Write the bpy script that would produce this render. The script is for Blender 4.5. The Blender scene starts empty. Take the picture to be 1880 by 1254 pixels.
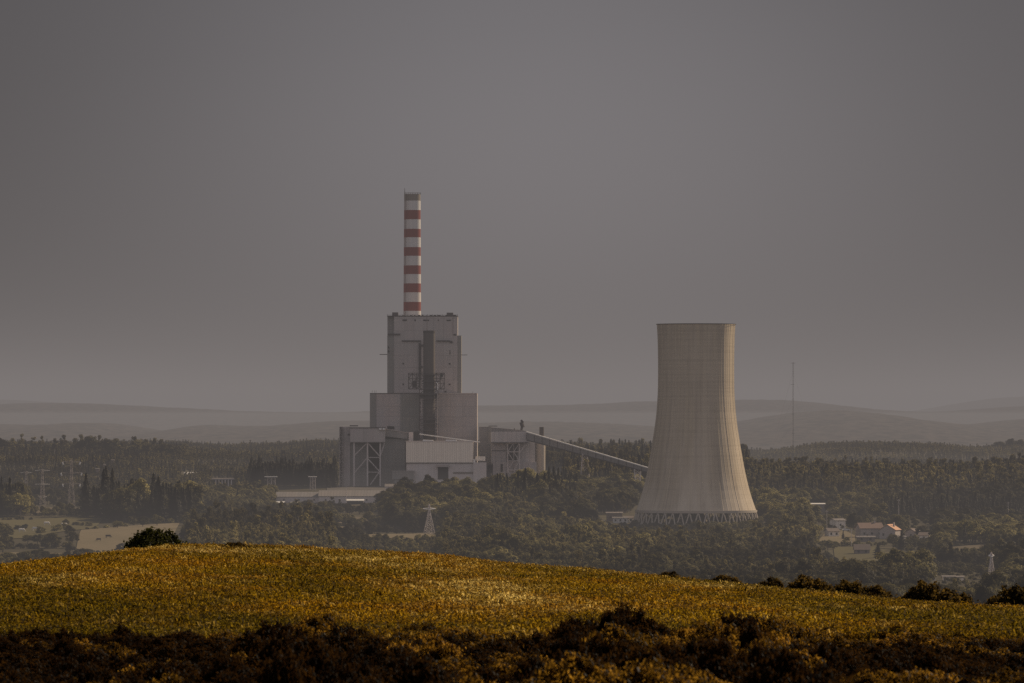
import bpy, math, random
import numpy as np
from mathutils import Vector, Matrix

SC = bpy.context.scene
COL = SC.collection
F = 10000.0          # focal length in pixels of the 1880 px wide picture
HY = 765.0           # row of the true horizon
random.seed(7)
RNG = np.random.default_rng(11)


def X(px, D): return (px - 940.0) * D / F
def Z(py, D): return (HY - py) * D / F


# ------------------------------------------------------------------ terrain
CR_PX = [-900, -300, 0, 60, 120, 180, 240, 290, 330, 400, 450, 520, 600, 700, 780, 900, 1050, 1200, 1350, 1500, 1650, 1780, 1880, 2200, 3000]
CR_PY = [1120, 1072, 1040, 1034, 1026, 1016, 1007, 1003, 1002, 1002, 1003, 1006, 1011, 1016, 1021, 1032, 1043, 1055, 1071, 1088, 1106, 1122, 1135, 1175, 1275]
VD = [0, 1000, 1500, 2000, 2200, 2500, 3000, 3500, 4000, 4500, 5000, 5500, 6000, 6500, 7000, 7500, 8500, 12000, 60000]
VZ = [-70, -69, -67, -66, -67, -66, -63, -58, -51, -48, -46, -43, -41, -40, -38.5, -45, -62, -66, -66]
ND = [-300, -150, 0, 100, 170, 250]
NZ = [4, 1.5, -1.9, -6.0, -8.5, -10.4]
DC = 500.0


def crest(px): return np.interp(px, CR_PX, CR_PY)


def valley(x, y):
    D = np.maximum(y, 1.0)
    px = 940 + x * F / D
    z = np.interp(y, VD, VZ)
    z = z + 9.0 * np.exp(-((np.clip(px,-600,9999) - 60) / 300.0) ** 4) * np.exp(-((D - 5250) / 480.0) ** 2)
    right = 1 / (1 + np.exp(-(px - 1250) / 70.0))
    z = z - right * 11 * np.exp(-((D - 5700) / 420.0) ** 2)
    z = z - right * 4.0 * np.exp(-((D - 4850) / 420.0) ** 2)
    st = np.clip((D - 5300) / 900.0, 0, 1); st = st * st * (3 - 2 * st)
    z = z - right * (4.0 + 9.5 * np.exp(-((px - 1375) / 95.0) ** 2) - 5.0 * np.exp(-((px - 1600) / 160.0) ** 2) + 2.0 * np.exp(-((px - 1790) / 60.0) ** 2)) * st
    mid = np.exp(-((px - 420) / 70.0) ** 2) * 3.0 - np.exp(-((px - 595) / 48.0) ** 4) * 3.2
    z = z - mid * st
    amp = np.clip((D - 1500) / 1000.0, 0, 1)
    z = z + amp * (1.3 * np.sin(x / 61.0 + D / 173.0) + 0.9 * np.sin(x / 29.0 - D / 97.0 + 1.3) + 0.8 * np.sin(D / 71.0 + x / 213.0))
    return z


def ground(x, y):
    x = np.asarray(x, float); y = np.asarray(y, float)
    D = np.maximum(y, 1.0)
    pxc = 940 + x * F / DC
    zc = -(crest(np.clip(pxc, -900, 3000)) + 14 - HY) * DC / F
    near = np.interp(y, ND, NZ)
    s0 = (zc + 10.4) / 250.0
    t = (y - 250) / 250.0
    mid = -10.4 + (zc + 10.4) * np.clip(t, 0, 1)
    d = np.maximum(y - DC, 0)
    beyond = zc + s0 * d - 5.5e-4 * d * d
    hill = np.where(y < 250, near, np.where(y < DC, mid, beyond))
    hill = hill + 0.10 * np.sin(x / 7.0 + y / 23.0) + 0.07 * np.sin(x / 3.1 - y / 11.0)
    v = valley(x, y)
    return np.where(y < 700, hill, np.maximum(hill, v))


def gz(x, y): return float(ground(x, y))


def snoise(x, y, s, seed=0):
    """cheap smooth noise in -1..1"""
    a = 0
    r = random.Random(seed)
    for k in range(5):
        th = r.uniform(0, 6.28); f = (1.6 ** k) / s; ph = r.uniform(0, 6.28); ph2 = r.uniform(0, 6.28)
        a = a + np.sin((x * math.cos(th) + y * math.sin(th)) * f + ph + 1.5 * np.sin((x * math.sin(th) - y * math.cos(th)) * f * .7 + ph2)) / (1.25 ** k)
    return a / 3.4


# ---------------------------------------------------------------- materials
def new_mat(name):
    m = bpy.data.materials.new(name); m.use_nodes = True
    nt = m.node_tree; nt.nodes.clear()
    return m, nt, nt.nodes, nt.links


def rgb(c): return (c[0], c[1], c[2], 1.0)


def mixc(nt, fac, a, b):
    n = nt.nodes.new('ShaderNodeMix'); n.data_type = 'RGBA'
    for sock, v in ((n.inputs[0], fac), (n.inputs[6], a), (n.inputs[7], b)):
        if isinstance(v, bpy.types.NodeSocket): nt.links.new(v, sock)
        elif isinstance(v, (int, float)): sock.default_value = v
        else: sock.default_value = rgb(v)
    return n.outputs[2]


def noise(nt, vec, scale, detail=4, rough=0.6):
    n = nt.nodes.new('ShaderNodeTexNoise'); n.inputs['Scale'].default_value = scale
    n.inputs['Detail'].default_value = detail; n.inputs['Roughness'].default_value = rough
    nt.links.new(vec, n.inputs['Vector'])
    return n.outputs['Fac']


def ramp(nt, v, p0, p1, c0=(0, 0, 0), c1=(1, 1, 1)):
    r = nt.nodes.new('ShaderNodeValToRGB'); nt.links.new(v, r.inputs[0])
    r.color_ramp.elements[0].position = p0; r.color_ramp.elements[1].position = p1
    r.color_ramp.elements[0].color = rgb(c0); r.color_ramp.elements[1].color = rgb(c1)
    return r.outputs[0]


def mapping(nt, vec, scale):
    m = nt.nodes.new('ShaderNodeMapping'); m.inputs['Scale'].default_value = scale
    nt.links.new(vec, m.inputs['Vector'])
    return m.outputs[0]


def mat_wall(name, c, dirty=0.35, panel=None, rough=0.85, warm=None, metal=0.0):
    """painted / concrete wall: streaks running down, blotches, optional faint panel joints"""
    m, nt, N, L = new_mat(name)
    g = N.new('ShaderNodeNewGeometry').outputs['Position']
    st = noise(nt, mapping(nt, g, (1, 1, .06)), .55, 5, .65)
    bl = noise(nt, mapping(nt, g, (1, 1, .6)), .07, 3)
    fine = noise(nt, g, 2.5, 2)
    dark = tuple(v * .5 for v in c)
    col = mixc(nt, ramp(nt, st, .42, .72), c, mixc(nt, dirty, c, dark))
    w = warm or tuple(min(1, v * k) for v, k in zip(c, (1.08, .97, .9)))
    col = mixc(nt, ramp(nt, bl, .4, .62), col, mixc(nt, .5, col, w))
    col = mixc(nt, ramp(nt, fine, .3, .8), col, mixc(nt, .12, col, dark))
    if panel:
        b = N.new('ShaderNodeTexBrick')
        sx, sz = panel
        sep = N.new('ShaderNodeSeparateXYZ'); L.new(g, sep.inputs[0])
        com = N.new('ShaderNodeCombineXYZ'); L.new(sep.outputs[0], com.inputs[0]); L.new(sep.outputs[2], com.inputs[1])
        L.new(com.outputs[0], b.inputs['Vector'])
        b.offset = 0
        b.inputs['Scale'].default_value = 1; b.inputs['Brick Width'].default_value = sx; b.inputs['Row Height'].default_value = sz
        b.inputs['Mortar Size'].default_value = .12
        b.inputs['Color1'].default_value = (1, 1, 1, 1); b.inputs['Color2'].default_value = (.9, .9, .9, 1); b.inputs['Mortar'].default_value = (.66, .66, .66, 1)
        mm = N.new('ShaderNodeMix'); mm.data_type = 'RGBA'; mm.blend_type = 'MULTIPLY'; mm.inputs[0].default_value = 1
        L.new(col, mm.inputs[6]); L.new(b.outputs['Color'], mm.inputs[7]); col = mm.outputs[2]
    p = N.new('ShaderNodeBsdfPrincipled'); L.new(col, p.inputs['Base Color'])
    p.inputs['Roughness'].default_value = rough; p.inputs['Metallic'].default_value = metal
    p.inputs['Specular IOR Level'].default_value = .25
    o = N.new('ShaderNodeOutputMaterial'); L.new(p.outputs[0], o.inputs[0])
    return m


def mat_leaf(name, c1, c2, c3, pos_scale=.02, trans=.35, rough=.55, spec=.3, c4=None, dm=1.0, tm=1.2, dark=None, hs=1.3, hr=(.5, 1.45), ms=None):
    """foliage: per-plant hue, patches over the land, light coming through"""
    m, nt, N, L = new_mat(name)
    g = N.new('ShaderNodeNewGeometry').outputs['Position']
    rnd = N.new('ShaderNodeObjectInfo').outputs['Random']
    col = mixc(nt, rnd, c1, c2)
    n = noise(nt, mapping(nt, g, (1, .5, 1)), pos_scale, 4)
    col = mixc(nt, ramp(nt, n, .42, .62), col, c3)
    if c4:
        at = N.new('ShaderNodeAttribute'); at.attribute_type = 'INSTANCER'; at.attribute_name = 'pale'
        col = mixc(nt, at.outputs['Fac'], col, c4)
        at = N.new('ShaderNodeAttribute'); at.attribute_type = 'INSTANCER'; at.attribute_name = 'lush_vignette'
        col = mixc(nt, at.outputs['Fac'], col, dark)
    h = noise(nt, g, hs, 2)
    mm = N.new('ShaderNodeMix'); mm.data_type = 'RGBA'; mm.blend_type = 'MULTIPLY'; mm.inputs[0].default_value = 1
    L.new(col, mm.inputs[6]); L.new(ramp(nt, h, .3, .75, (hr[0],) * 3, (hr[1],) * 3), mm.inputs[7]); col = mm.outputs[2]
    if ms:
        mn = noise(nt, mapping(nt, g, (1, .5, 1)), ms, 3)
        m2 = N.new('ShaderNodeMix'); m2.data_type = 'RGBA'; m2.blend_type = 'MULTIPLY'; m2.inputs[0].default_value = 1
        L.new(col, m2.inputs[6]); L.new(ramp(nt, mn, .38, .62, (.45,) * 3, (1.7,) * 3), m2.inputs[7]); col = m2.outputs[2]

    def times(k):
        v = N.new('ShaderNodeVectorMath'); v.operation = 'SCALE'; L.new(col, v.inputs[0]); v.inputs['Scale'].default_value = k
        return v.outputs[0]
    p = N.new('ShaderNodeBsdfPrincipled'); L.new(times(dm), p.inputs['Base Color'])
    p.inputs['Roughness'].default_value = rough; p.inputs['Specular IOR Level'].default_value = spec
    t = N.new('ShaderNodeBsdfTranslucent'); L.new(times(tm), t.inputs['Color'])
    x = N.new('ShaderNodeMixShader'); x.inputs[0].default_value = trans
    L.new(p.outputs[0], x.inputs[1]); L.new(t.outputs[0], x.inputs[2])
    o = N.new('ShaderNodeOutputMaterial'); L.new(x.outputs[0], o.inputs[0])
    return m


M = {}
M['panel'] = mat_wall('panel_cladding', (.425, .385, .36), .30, (7.2, 9.0), warm=(.45, .375, .35))
M['panel_dark'] = mat_wall('dark_cladding', (.26, .245, .23), .35, (6, 8))  # darker grey cladding colour
M['panel_low'] = mat_wall('lower_cladding', (.45, .40, .38), .25, (9, 7.5))
M['panel_green'] = mat_wall('green_grey_cladding', (.25, .24, .222), .3, (5, 12))
M['panel_pale'] = mat_wall('pale_cladding', (.50, .455, .43), .25, (3.2, 30))
M['panel_mid'] = mat_wall('mid_cladding', (.42, .375, .355), .3, (4, 30))
M['cream'] = mat_wall('cream_corrugated_cladding', (.90, .79, .66), .22, (1.6, 40), warm=(.82,.70,.58))
M['grey_pale'] = mat_wall('pale_grey_wall', (.55, .50, .475), .25)
M['white'] = mat_wall('white_paint', (.72, .70, .66), .2)
M['steel'] = mat_wall('grey_steel', (.34, .30, .28), .3, rough=.6)
M['steel_pale'] = mat_wall('pale_steel', (.55, .49, .46), .25, rough=.5)
M['steel_dark'] = mat_wall('dark_steel', (.055, .046, .045), .3, rough=.7)
M['stack_dark'] = mat_wall('dark_stack_concrete', (.098, .084, .077), .5)
M['stack_tan'] = mat_wall('tan_stack_concrete', (.42, .365, .30), .4)
M['red'] = mat_wall('red_band_paint', (.22, .05, .038), .35)
M['band_white'] = mat_wall('white_band_paint', (.62, .59, .565), .35)
M['band_dark'] = mat_wall('sooty_top_band', (.22, .19, .16), .5)
M['dark'] = mat_wall('dark_opening', (.03, .027, .026), .2)
M['roof_metal'] = mat_wall('pale_metal_roof', (.23, .21, .195), .3, (2, 60), rough=.5)
M['tile'] = mat_wall('clay_roof_tiles', (.19, .13, .105), .5)
M['tile_bright'] = mat_wall('sunlit_clay_tiles', (.55, .32, .20), .4)  # brighter copy of the tile colour, sunlight on the slope put in
M['tile_old'] = mat_wall('old_grey_roof_tiles', (.17, .135, .115), .4)
M['render'] = mat_wall('painted_render', (.38, .34, .31), .5)
M['stone'] = mat_wall('stone_wall', (.2, .17, .15), .4)
M['glass_dark'] = mat_wall('window_glass', (.03, .035, .04), .1, rough=.15)
M['hide_dark'] = mat_wall('dark_cattle_hide', (.05, .035, .03), .3)
M['hide_white'] = mat_wall('white_cattle_hide', (.7, .66, .6), .2)
M['straw'] = mat_wall('straw', (.5, .40, .26), .3)
M['bark'] = mat_wall('bark', (.11, .085, .065), .5)
M['bark_pale'] = mat_wall('pale_bark', (.24, .21, .18), .5)
M['leaf_broad'] = mat_leaf('broadleaf_leaves', (.074, .065, .026), (.190, .165, .064), (.030, .026, .012), .009, trans=.4, spec=.04, dm=.7, tm=2.0, ms=.032)
M['leaf_pine'] = mat_leaf('conifer_needles', (.026, .024, .014), (.058, .050, .025), (.020, .018, .011), .01, trans=.2, spec=.04, dm=.8, tm=1.4, ms=.03)
M['leaf_euc'] = mat_leaf('eucalyptus_leaves', (.120, .098, .038), (.200, .172, .072), (.048, .040, .018), .009, trans=.4, spec=.04, dm=.7, tm=1.9, ms=.03)
M['leaf_crest'] = mat_leaf('shrub_leaves', (.050, .033, .009), (.070, .044, .010), (.034, .023, .007), .3, trans=.5, spec=.05, dm=.4, tm=2.2)
M['leaf_dark'] = mat_leaf('dark_evergreen_leaves', (.040, .040, .010), (.048, .047, .011), (.028, .030, .008), .5, trans=.4, spec=.06, dm=.5, tm=1.6)
M['leaf_scrub'] = mat_leaf('scrub_leaves', (.085, .046, .005), (.125, .066, .008), (.048, .026, .004), .35, trans=.5, rough=.5, spec=.05, dm=.12, tm=2.1, hs=11, hr=(.15, 2.2), ms=.8)
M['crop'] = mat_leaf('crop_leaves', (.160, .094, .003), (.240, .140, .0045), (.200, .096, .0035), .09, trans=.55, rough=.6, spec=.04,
                     c4=(.46, .345, .11), dm=.34, tm=1.65, dark=(.085, .058, .004), hs=3.5, hr=(.25, 2.1))  # wide hr range paints leaf glints and dark gaps into the colour
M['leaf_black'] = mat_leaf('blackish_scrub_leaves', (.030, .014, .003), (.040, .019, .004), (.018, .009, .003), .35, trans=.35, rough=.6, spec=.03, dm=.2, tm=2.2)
M['crop'].name = 'crop_leaves'


def mat_ground():
    m, nt, N, L = new_mat('meadow_and_soil')
    g = N.new('ShaderNodeNewGeometry').outputs['Position']
    n1 = noise(nt, mapping(nt, g, (1, .35, 1)), .006, 6)
    n2 = noise(nt, g, .12, 5)
    c = mixc(nt, ramp(nt, n1, .45, .6), (.055, .046, .022), (.085, .072, .036))
    c = mixc(nt, ramp(nt, n2, .35, .7), c, (.035, .028, .015))
    sep = N.new('ShaderNodeSeparateXYZ'); L.new(g, sep.inputs[0])
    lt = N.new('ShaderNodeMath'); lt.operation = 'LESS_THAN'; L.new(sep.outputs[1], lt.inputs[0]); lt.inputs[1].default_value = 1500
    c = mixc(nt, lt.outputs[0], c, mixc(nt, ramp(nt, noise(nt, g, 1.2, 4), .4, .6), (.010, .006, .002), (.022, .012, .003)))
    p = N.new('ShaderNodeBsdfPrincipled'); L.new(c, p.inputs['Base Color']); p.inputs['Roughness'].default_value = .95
    p.inputs['Specular IOR Level'].default_value = .1
    o = N.new('ShaderNodeOutputMaterial'); L.new(p.outputs[0], o.inputs[0])
    return m


def mat_field(name, a, b):
    m, nt, N, L = new_mat(name)
    g = N.new('ShaderNodeNewGeometry').outputs['Position']
    n1 = noise(nt, mapping(nt, g, (1, .3, 1)), .04, 6)
    n2 = noise(nt, g, .6, 4)
    c = mixc(nt, ramp(nt, n1, .35, .65), a, b)
    c = mixc(nt, ramp(nt, n2, .3, .8), c, mixc(nt, .3, c, (.03, .03, .015)))
    p = N.new('ShaderNodeBsdfPrincipled'); L.new(c, p.inputs['Base Color']); p.inputs['Roughness'].default_value = .95
    p.inputs['Specular IOR Level'].default_value = .1
    o = N.new('ShaderNodeOutputMaterial'); L.new(p.outputs[0], o.inputs[0])
    return m


# ----------------------------------------------------------- object helpers
def tag(o, label=None, cat=None, group=None, kind=None):
    if label: o['label'] = label
    if cat: o['category'] = cat
    if group: o['group'] = group
    if kind: o['kind'] = kind
    return o


def empty(name, loc=(0, 0, 0), rz=0):
    o = bpy.data.objects.new(name, None); COL.objects.link(o)
    o.location = loc; o.rotation_euler = (0, 0, rz); o.empty_display_size = 1
    return o


def link(name, me, parent=None):
    o = bpy.data.objects.new(name, me); COL.objects.link(o)
    if parent is not None:
        o.parent = parent
    return o


class MB:
    def __init__(s):
        s.v = []; s.f = []; s.mi = []

    def add(s, vs, fs, mi=0):
        b = len(s.v); s.v += [tuple(p) for p in vs]
        for f in fs:
            s.f.append(tuple(b + i for i in f)); s.mi.append(mi)

    def box(s, x0, x1, y0, y1, z0, z1, mi=0):
        s.add([(x0, y0, z0), (x1, y0, z0), (x1, y1, z0), (x0, y1, z0), (x0, y0, z1), (x1, y0, z1), (x1, y1, z1), (x0, y1, z1)],
              [(0, 3, 2, 1), (4, 5, 6, 7), (0, 1, 5, 4), (1, 2, 6, 5), (2, 3, 7, 6), (3, 0, 4, 7)], mi)

    def pbox(s, px0, px1, py0, py1, D, depth, mi=0):
        """a box whose front face stands at distance D and spans the given rows and columns"""
        s.box(X(px0, D), X(px1, D), D, D + depth, Z(py1, D), Z(py0, D), mi)

    def bar(s, a, b, r, n=4, r2=None, mi=0):
        a = Vector(a); b = Vector(b); d = (b - a)
        if d.length < 1e-6: return
        d.normalize()
        u = d.orthogonal().normalized(); w = d.cross(u)
        r2 = r if r2 is None else r2
        vs = []
        for p, rr in ((a, r), (b, r2)):
            for k in range(n):
                t = 2 * math.pi * (k + .5) / n
                vs.append(p + (u * math.cos(t) + w * math.sin(t)) * rr)
        fs = [(k, (k + 1) % n, n + (k + 1) % n, n + k) for k in range(n)] + [tuple(range(n))[::-1], tuple(range(n, 2 * n))]
        s.add(vs, fs, mi)

    def poly(s, pts, y0, y1, mi=0):
        """prism: outline in (x, z), from y0 to y1"""
        n = len(pts)
        vs = [(x, y0, z) for x, z in pts] + [(x, y1, z) for x, z in pts]
        fs = [tuple(range(n)), tuple(range(n, 2 * n))[::-1]] + [(k, n + k, n + (k + 1) % n, (k + 1) % n) for k in range(n)]
        s.add(vs, fs, mi)

    def lathe(s, cx, cy, prof, n=24, mi=0, cap=True, mis=None):
        b = len(s.v)
        for r, z in prof:
            for k in range(n):
                t = 2 * math.pi * k / n
                s.v.append((cx + r * math.cos(t), cy + r * math.sin(t), z))
        for j in range(len(prof) - 1):
            for k in range(n):
                s.f.append((b + j * n + k, b + j * n + (k + 1) % n, b + (j + 1) * n + (k + 1) % n, b + (j + 1) * n + k))
                s.mi.append(mis[j] if mis else mi)
        if cap:
            j = len(prof) - 1
            s.f.append(tuple(b + j * n + k for k in range(n))); s.mi.append(mis[-1] if mis else mi)

    def build(s, name, mats, parent=None, smooth=False):
        me = bpy.data.meshes.new(name)
        me.from_pydata(s.v, [], s.f)
        if not isinstance(mats, (list, tuple)): mats = [mats]
        for m in mats: me.materials.append(m)
        me.polygons.foreach_set('material_index', s.mi)
        if smooth: me.polygons.foreach_set('use_smooth', [True] * len(s.f))
        me.update()
        o = link(name, me, parent)
        if parent is not None and parent.location.length > 0:
            inv = parent.matrix_basis.inverted()
            me.transform(inv)
        return o


def part(parent, name, mat, *boxes):
    """one part made of boxes given as (px0, px1, row0, row1, D, depth)"""
    b = MB()
    for q in boxes: b.pbox(*q)
    return b.build(name, mat, parent)


# --------------------------------------------------------------- the ground
def grid_sheet(name, us, ys, fx, fz, mat):
    U, Y = np.meshgrid(us, ys)
    Xs = fx(U, Y); Zs = fz(Xs, Y)
    n, m_ = U.shape
    v = np.stack([Xs.ravel(), Y.ravel(), Zs.ravel()], 1)
    i = np.arange(n * m_).reshape(n, m_)
    f = np.stack([i[:-1, :-1].ravel(), i[:-1, 1:].ravel(), i[1:, 1:].ravel(), i[1:, :-1].ravel()], 1)
    me = bpy.data.meshes.new(name)
    me.from_pydata(v.tolist(), [], f.tolist())
    me.polygons.foreach_set('use_smooth', [True] * len(f))
    me.materials.append(mat); me.update()
    o = link(name, me); o['kind'] = 'structure'
    return o


ys = np.concatenate([np.arange(-300, 200, 10), np.arange(200, 620, 6), np.arange(620, 1500, 16), np.arange(1500, 8600, 35), np.geomspace(8700, 52000, 30)])
grid_sheet('ground', np.linspace(-1, 1, 221), ys, lambda u, y: u * (0.22 * np.maximum(y, 0) + 220), ground, mat_ground())


def ridge(name, D, pts, mat, depth, amp=0.0, foot=-64, bump=1.0, seed=1):
    px = np.linspace(-1300, 3200, 900)
    top = np.interp(px, [p[0] for p in pts], [p[1] for p in pts])
    # smooth the polyline
    k = np.hanning(31); k /= k.sum()
    top = np.convolve(np.pad(top, 15, 'edge'), k, 'valid')
    top = top + amp * snoise(px, px * 0, 30, seed) + amp * .6 * snoise(px, px * 0, 7, seed + 1) + bump * np.random.default_rng(seed).normal(0, .25, len(px))
    rows = np.concatenate([np.linspace(-1, 0, 14), np.linspace(0.1, 1, 8)])
    V = []
    for t in rows:
        y = D + t * depth
        x = X(px, D)
        zt = Z(top, D)
        w = math.cos(t * math.pi / 2) ** 1.2 if t < 0 else math.cos(t * math.pi / 2)
        w = max(w, 0)
        rough = 14 * snoise(x, np.full_like(x, y), depth * .25, seed + 5) * w * (1 - w)
        V.append(np.stack([x, np.full_like(x, y), foot - 4 + (zt - foot + 4) * w + rough], 1))
    V = np.concatenate(V)
    m_ = len(px); i = np.arange(len(V)).reshape(len(rows), m_)
    f = np.stack([i[:-1, :-1].ravel(), i[:-1, 1:].ravel(), i[1:, 1:].ravel(), i[1:, :-1].ravel()], 1)
    me = bpy.data.meshes.new(name); me.from_pydata(V.tolist(), [], f.tolist())
    me.materials.append(mat); me.polygons.foreach_set('use_smooth', [True] * len(f)); me.update()
    o = link(name, me); o['kind'] = 'structure'
    return o


HM = mat_field('wooded_hills', (.012, .010, .008), (.075, .060, .050))
ridge('hills', 12500, [(-1300, 790), (-300, 770), (0, 779), (110, 780), (128, 775), (190, 776), (225, 782), (280, 795), (310, 794), (345, 781), (372, 778), (420, 783), (500, 782), (600, 773), (660, 771), (760, 778), (880, 777), (980, 773), (1100, 776), (1200, 783), (1300, 784), (1370, 772), (1430, 761), (1490, 754), (1540, 752), (1600, 757), (1700, 773), (1760, 780), (1800, 780), (1880, 769), (2100, 758), (3200, 790)], HM, 2600, .8, seed=3)
ridge('hills', 20000, [(-1300, 760), (-300, 752), (0, 742), (90, 739), (200, 742), (330, 749), (480, 756), (640, 757), (800, 748), (900, 744), (1000, 744), (1090, 742), (1180, 736), (1260, 737), (1400, 733), (1460, 735), (1530, 744), (1600, 752), (1700, 757), (1790, 752), (1880, 745), (2200, 735), (3200, 750)], HM, 4500, .6, seed=9, bump=.5)
ridge('hills', 31000, [(-1300, 740), (-400, 742), (0, 733), (60, 736), (160, 744), (300, 754), (600, 762), (1000, 762), (1500, 762), (1640, 760), (1700, 754), (1760, 745), (1810, 733), (1860, 728), (1950, 727), (2300, 745), (3200, 720)], HM, 7000, .5, seed=21, bump=.5)


def patch(name, poly, mat, lift=.25):
    """a field laid over the ground; corners given as (column, distance)"""
    # fill by a fine grid clipped to the polygon
    D0 = min(p[1] for p in poly); D1 = max(p[1] for p in poly)
    b = MB()
    rows = np.arange(D0, D1 + 1, 12.0)

    def span(D):
        xs = []
        n = len(poly)
        for k in range(n):
            (a, da), (c, dc) = poly[k], poly[(k + 1) % n]
            if (da - D) * (dc - D) <= 0 and abs(dc - da) > 1e-6:
                t = (D - da) / (dc - da); xs.append(a + (c - a) * t)
        return (min(xs), max(xs)) if len(xs) >= 2 else None
    prev = None; K = 24
    for D in rows:
        s = span(min(max(D, D0 + .01), D1 - .01))
        if not s: prev = None; continue
        px = np.linspace(s[0], s[1], K); x = X(px, D)
        z = ground(x, np.full(K, D)) + lift
        base = len(b.v); b.v += [(float(x[k]), float(D), float(z[k])) for k in range(K)]
        if prev is not None:
            for k in range(K - 1):
                b.f.append((prev + k, prev + k + 1, base + k + 1, base + k)); b.mi.append(0)
        prev = base
    o = b.build(name, mat); o['kind'] = 'structure'
    return o


FP = mat_field('dry_pasture', (.185, .145, .088), (.15, .12, .07))
FG = mat_field('green_pasture', (.105, .088, .034), (.085, .072, .03))
FB = mat_field('bare_brown_field', (.13, .10, .066), (.10, .08, .05))


def gD(g):
    """distance at which the flat valley profile is seen at row g"""
    Ds = np.arange(1900, 6900, 10.0)
    rows = HY - np.interp(Ds, VD, VZ) * F / Ds
    return float(Ds[np.argmin(np.abs(rows - g))])


patch('field', [(140, gD(1004)), (150, gD(978)), (235, gD(968)), (330, gD(962)), (315, gD(1003)), (238, gD(1013))], FP, .35)
patch('meadow', [(-150, gD(990)), (-150, gD(958)), (60, gD(958)), (195, gD(950)), (170, gD(972)), (60, gD(992))], FG, .35)
patch('meadow', [(-60, gD(1022)), (-60, gD(1008)), (170, gD(1008)), (215, gD(1014)), (160, gD(1030))], FP, .35)
patch('meadow', [(40, gD(940)), (50, gD(929)), (120, gD(928)), (180, gD(945)), (190, gD(950)), (60, gD(951))], FB, .35)
patch('field', [(612, gD(986)), (612, gD(962)), (640, gD(962)), (655, gD(986))], FP, .35)
patch('meadow', [(610, gD(959)), (612, gD(950)), (700, gD(950)), (705, gD(958))], FB, .35)
patch('meadow', [(660, gD(995)), (705, gD(977)), (812, gD(974)), (815, gD(990)), (760, gD(1000))], FP, .35)
patch('meadow', [(1535, gD(1033)), (1530, gD(1003)), (1605, gD(1003)), (1648, gD(1017)), (1650, gD(1030)), (1600, gD(1038))], FG, .35)
patch('meadow', [(1745, gD(1022)), (1740, gD(1008)), (1818, gD(1006)), (1822, gD(1016))], FB, .35)
patch('yard', [(1500, gD(998)), (1515, gD(982)), (1548, gD(978)), (1570, gD(986)), (1570, gD(1000))], FP, .35)
patch('road', [(612, 3560), (614, 3575), (720, 3575), (725, 3560)], FP, .35)
patch('yard', [(600, 3640), (600, 4080), (1050, 4080), (1030, 3900), (760, 3640)], mat_field('plant_yard', (.12, .105, .095), (.09, .08, .07)), .3)


# ------------------------------------------------------------------ foliage
def quads(cen, nrm, size, rng, aspect=1.0, up=None):
    """arrays of leaf quads -> verts, faces"""
    n = len(cen)
    nrm = nrm / np.maximum(np.linalg.norm(nrm, axis=1, keepdims=True), 1e-6)
    if up is None:
        r = rng.normal(size=(n, 3))
    else:
        r = np.tile(np.array(up, float), (n, 1)) + rng.normal(size=(n, 3)) * .35
    u = np.cross(nrm, r); u /= np.maximum(np.linalg.norm(u, axis=1, keepdims=True), 1e-6)
    w = np.cross(nrm, u)
    s = (np.asarray(size) * rng.uniform(.6, 1.3, n))[:, None] * .5
    u = u * s; w = w * s * aspect
    V = np.stack([cen - u - w, cen + u - w * .6, cen + u * .7 + w, cen - u * .8 + w * .8], 1).reshape(-1, 3)
    Fc = np.arange(4 * n).reshape(n, 4)
    return V, Fc


def mesh_np(name, groups, mats):
    """groups: list of (V, F, material index)"""
    vs = []; fs = []; mi = []; b = 0
    for V, Fc, k in groups:
        vs.append(V); fs += (np.asarray(Fc) + b).tolist(); mi += [k] * len(Fc); b += len(V)
    me = bpy.data.meshes.new(name)
    me.from_pydata(np.concatenate(vs).tolist(), [], fs)
    for m in mats: me.materials.append(m)
    me.polygons.foreach_set('material_index', mi)
    me.update()
    return me


def trunk_arrays(segs, n=6):
    b = MB()
    for a, c, r0, r1 in segs: b.bar(a, c, r0, n, r1)
    return b


def tri(fs):
    out = []
    for f in fs:
        if len(f) == 4: out.append(f)
        else:
            for k in range(0, len(f) - 3, 2): out.append((f[0], f[k + 1], f[k + 2], f[k + 3]))
    return out


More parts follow.
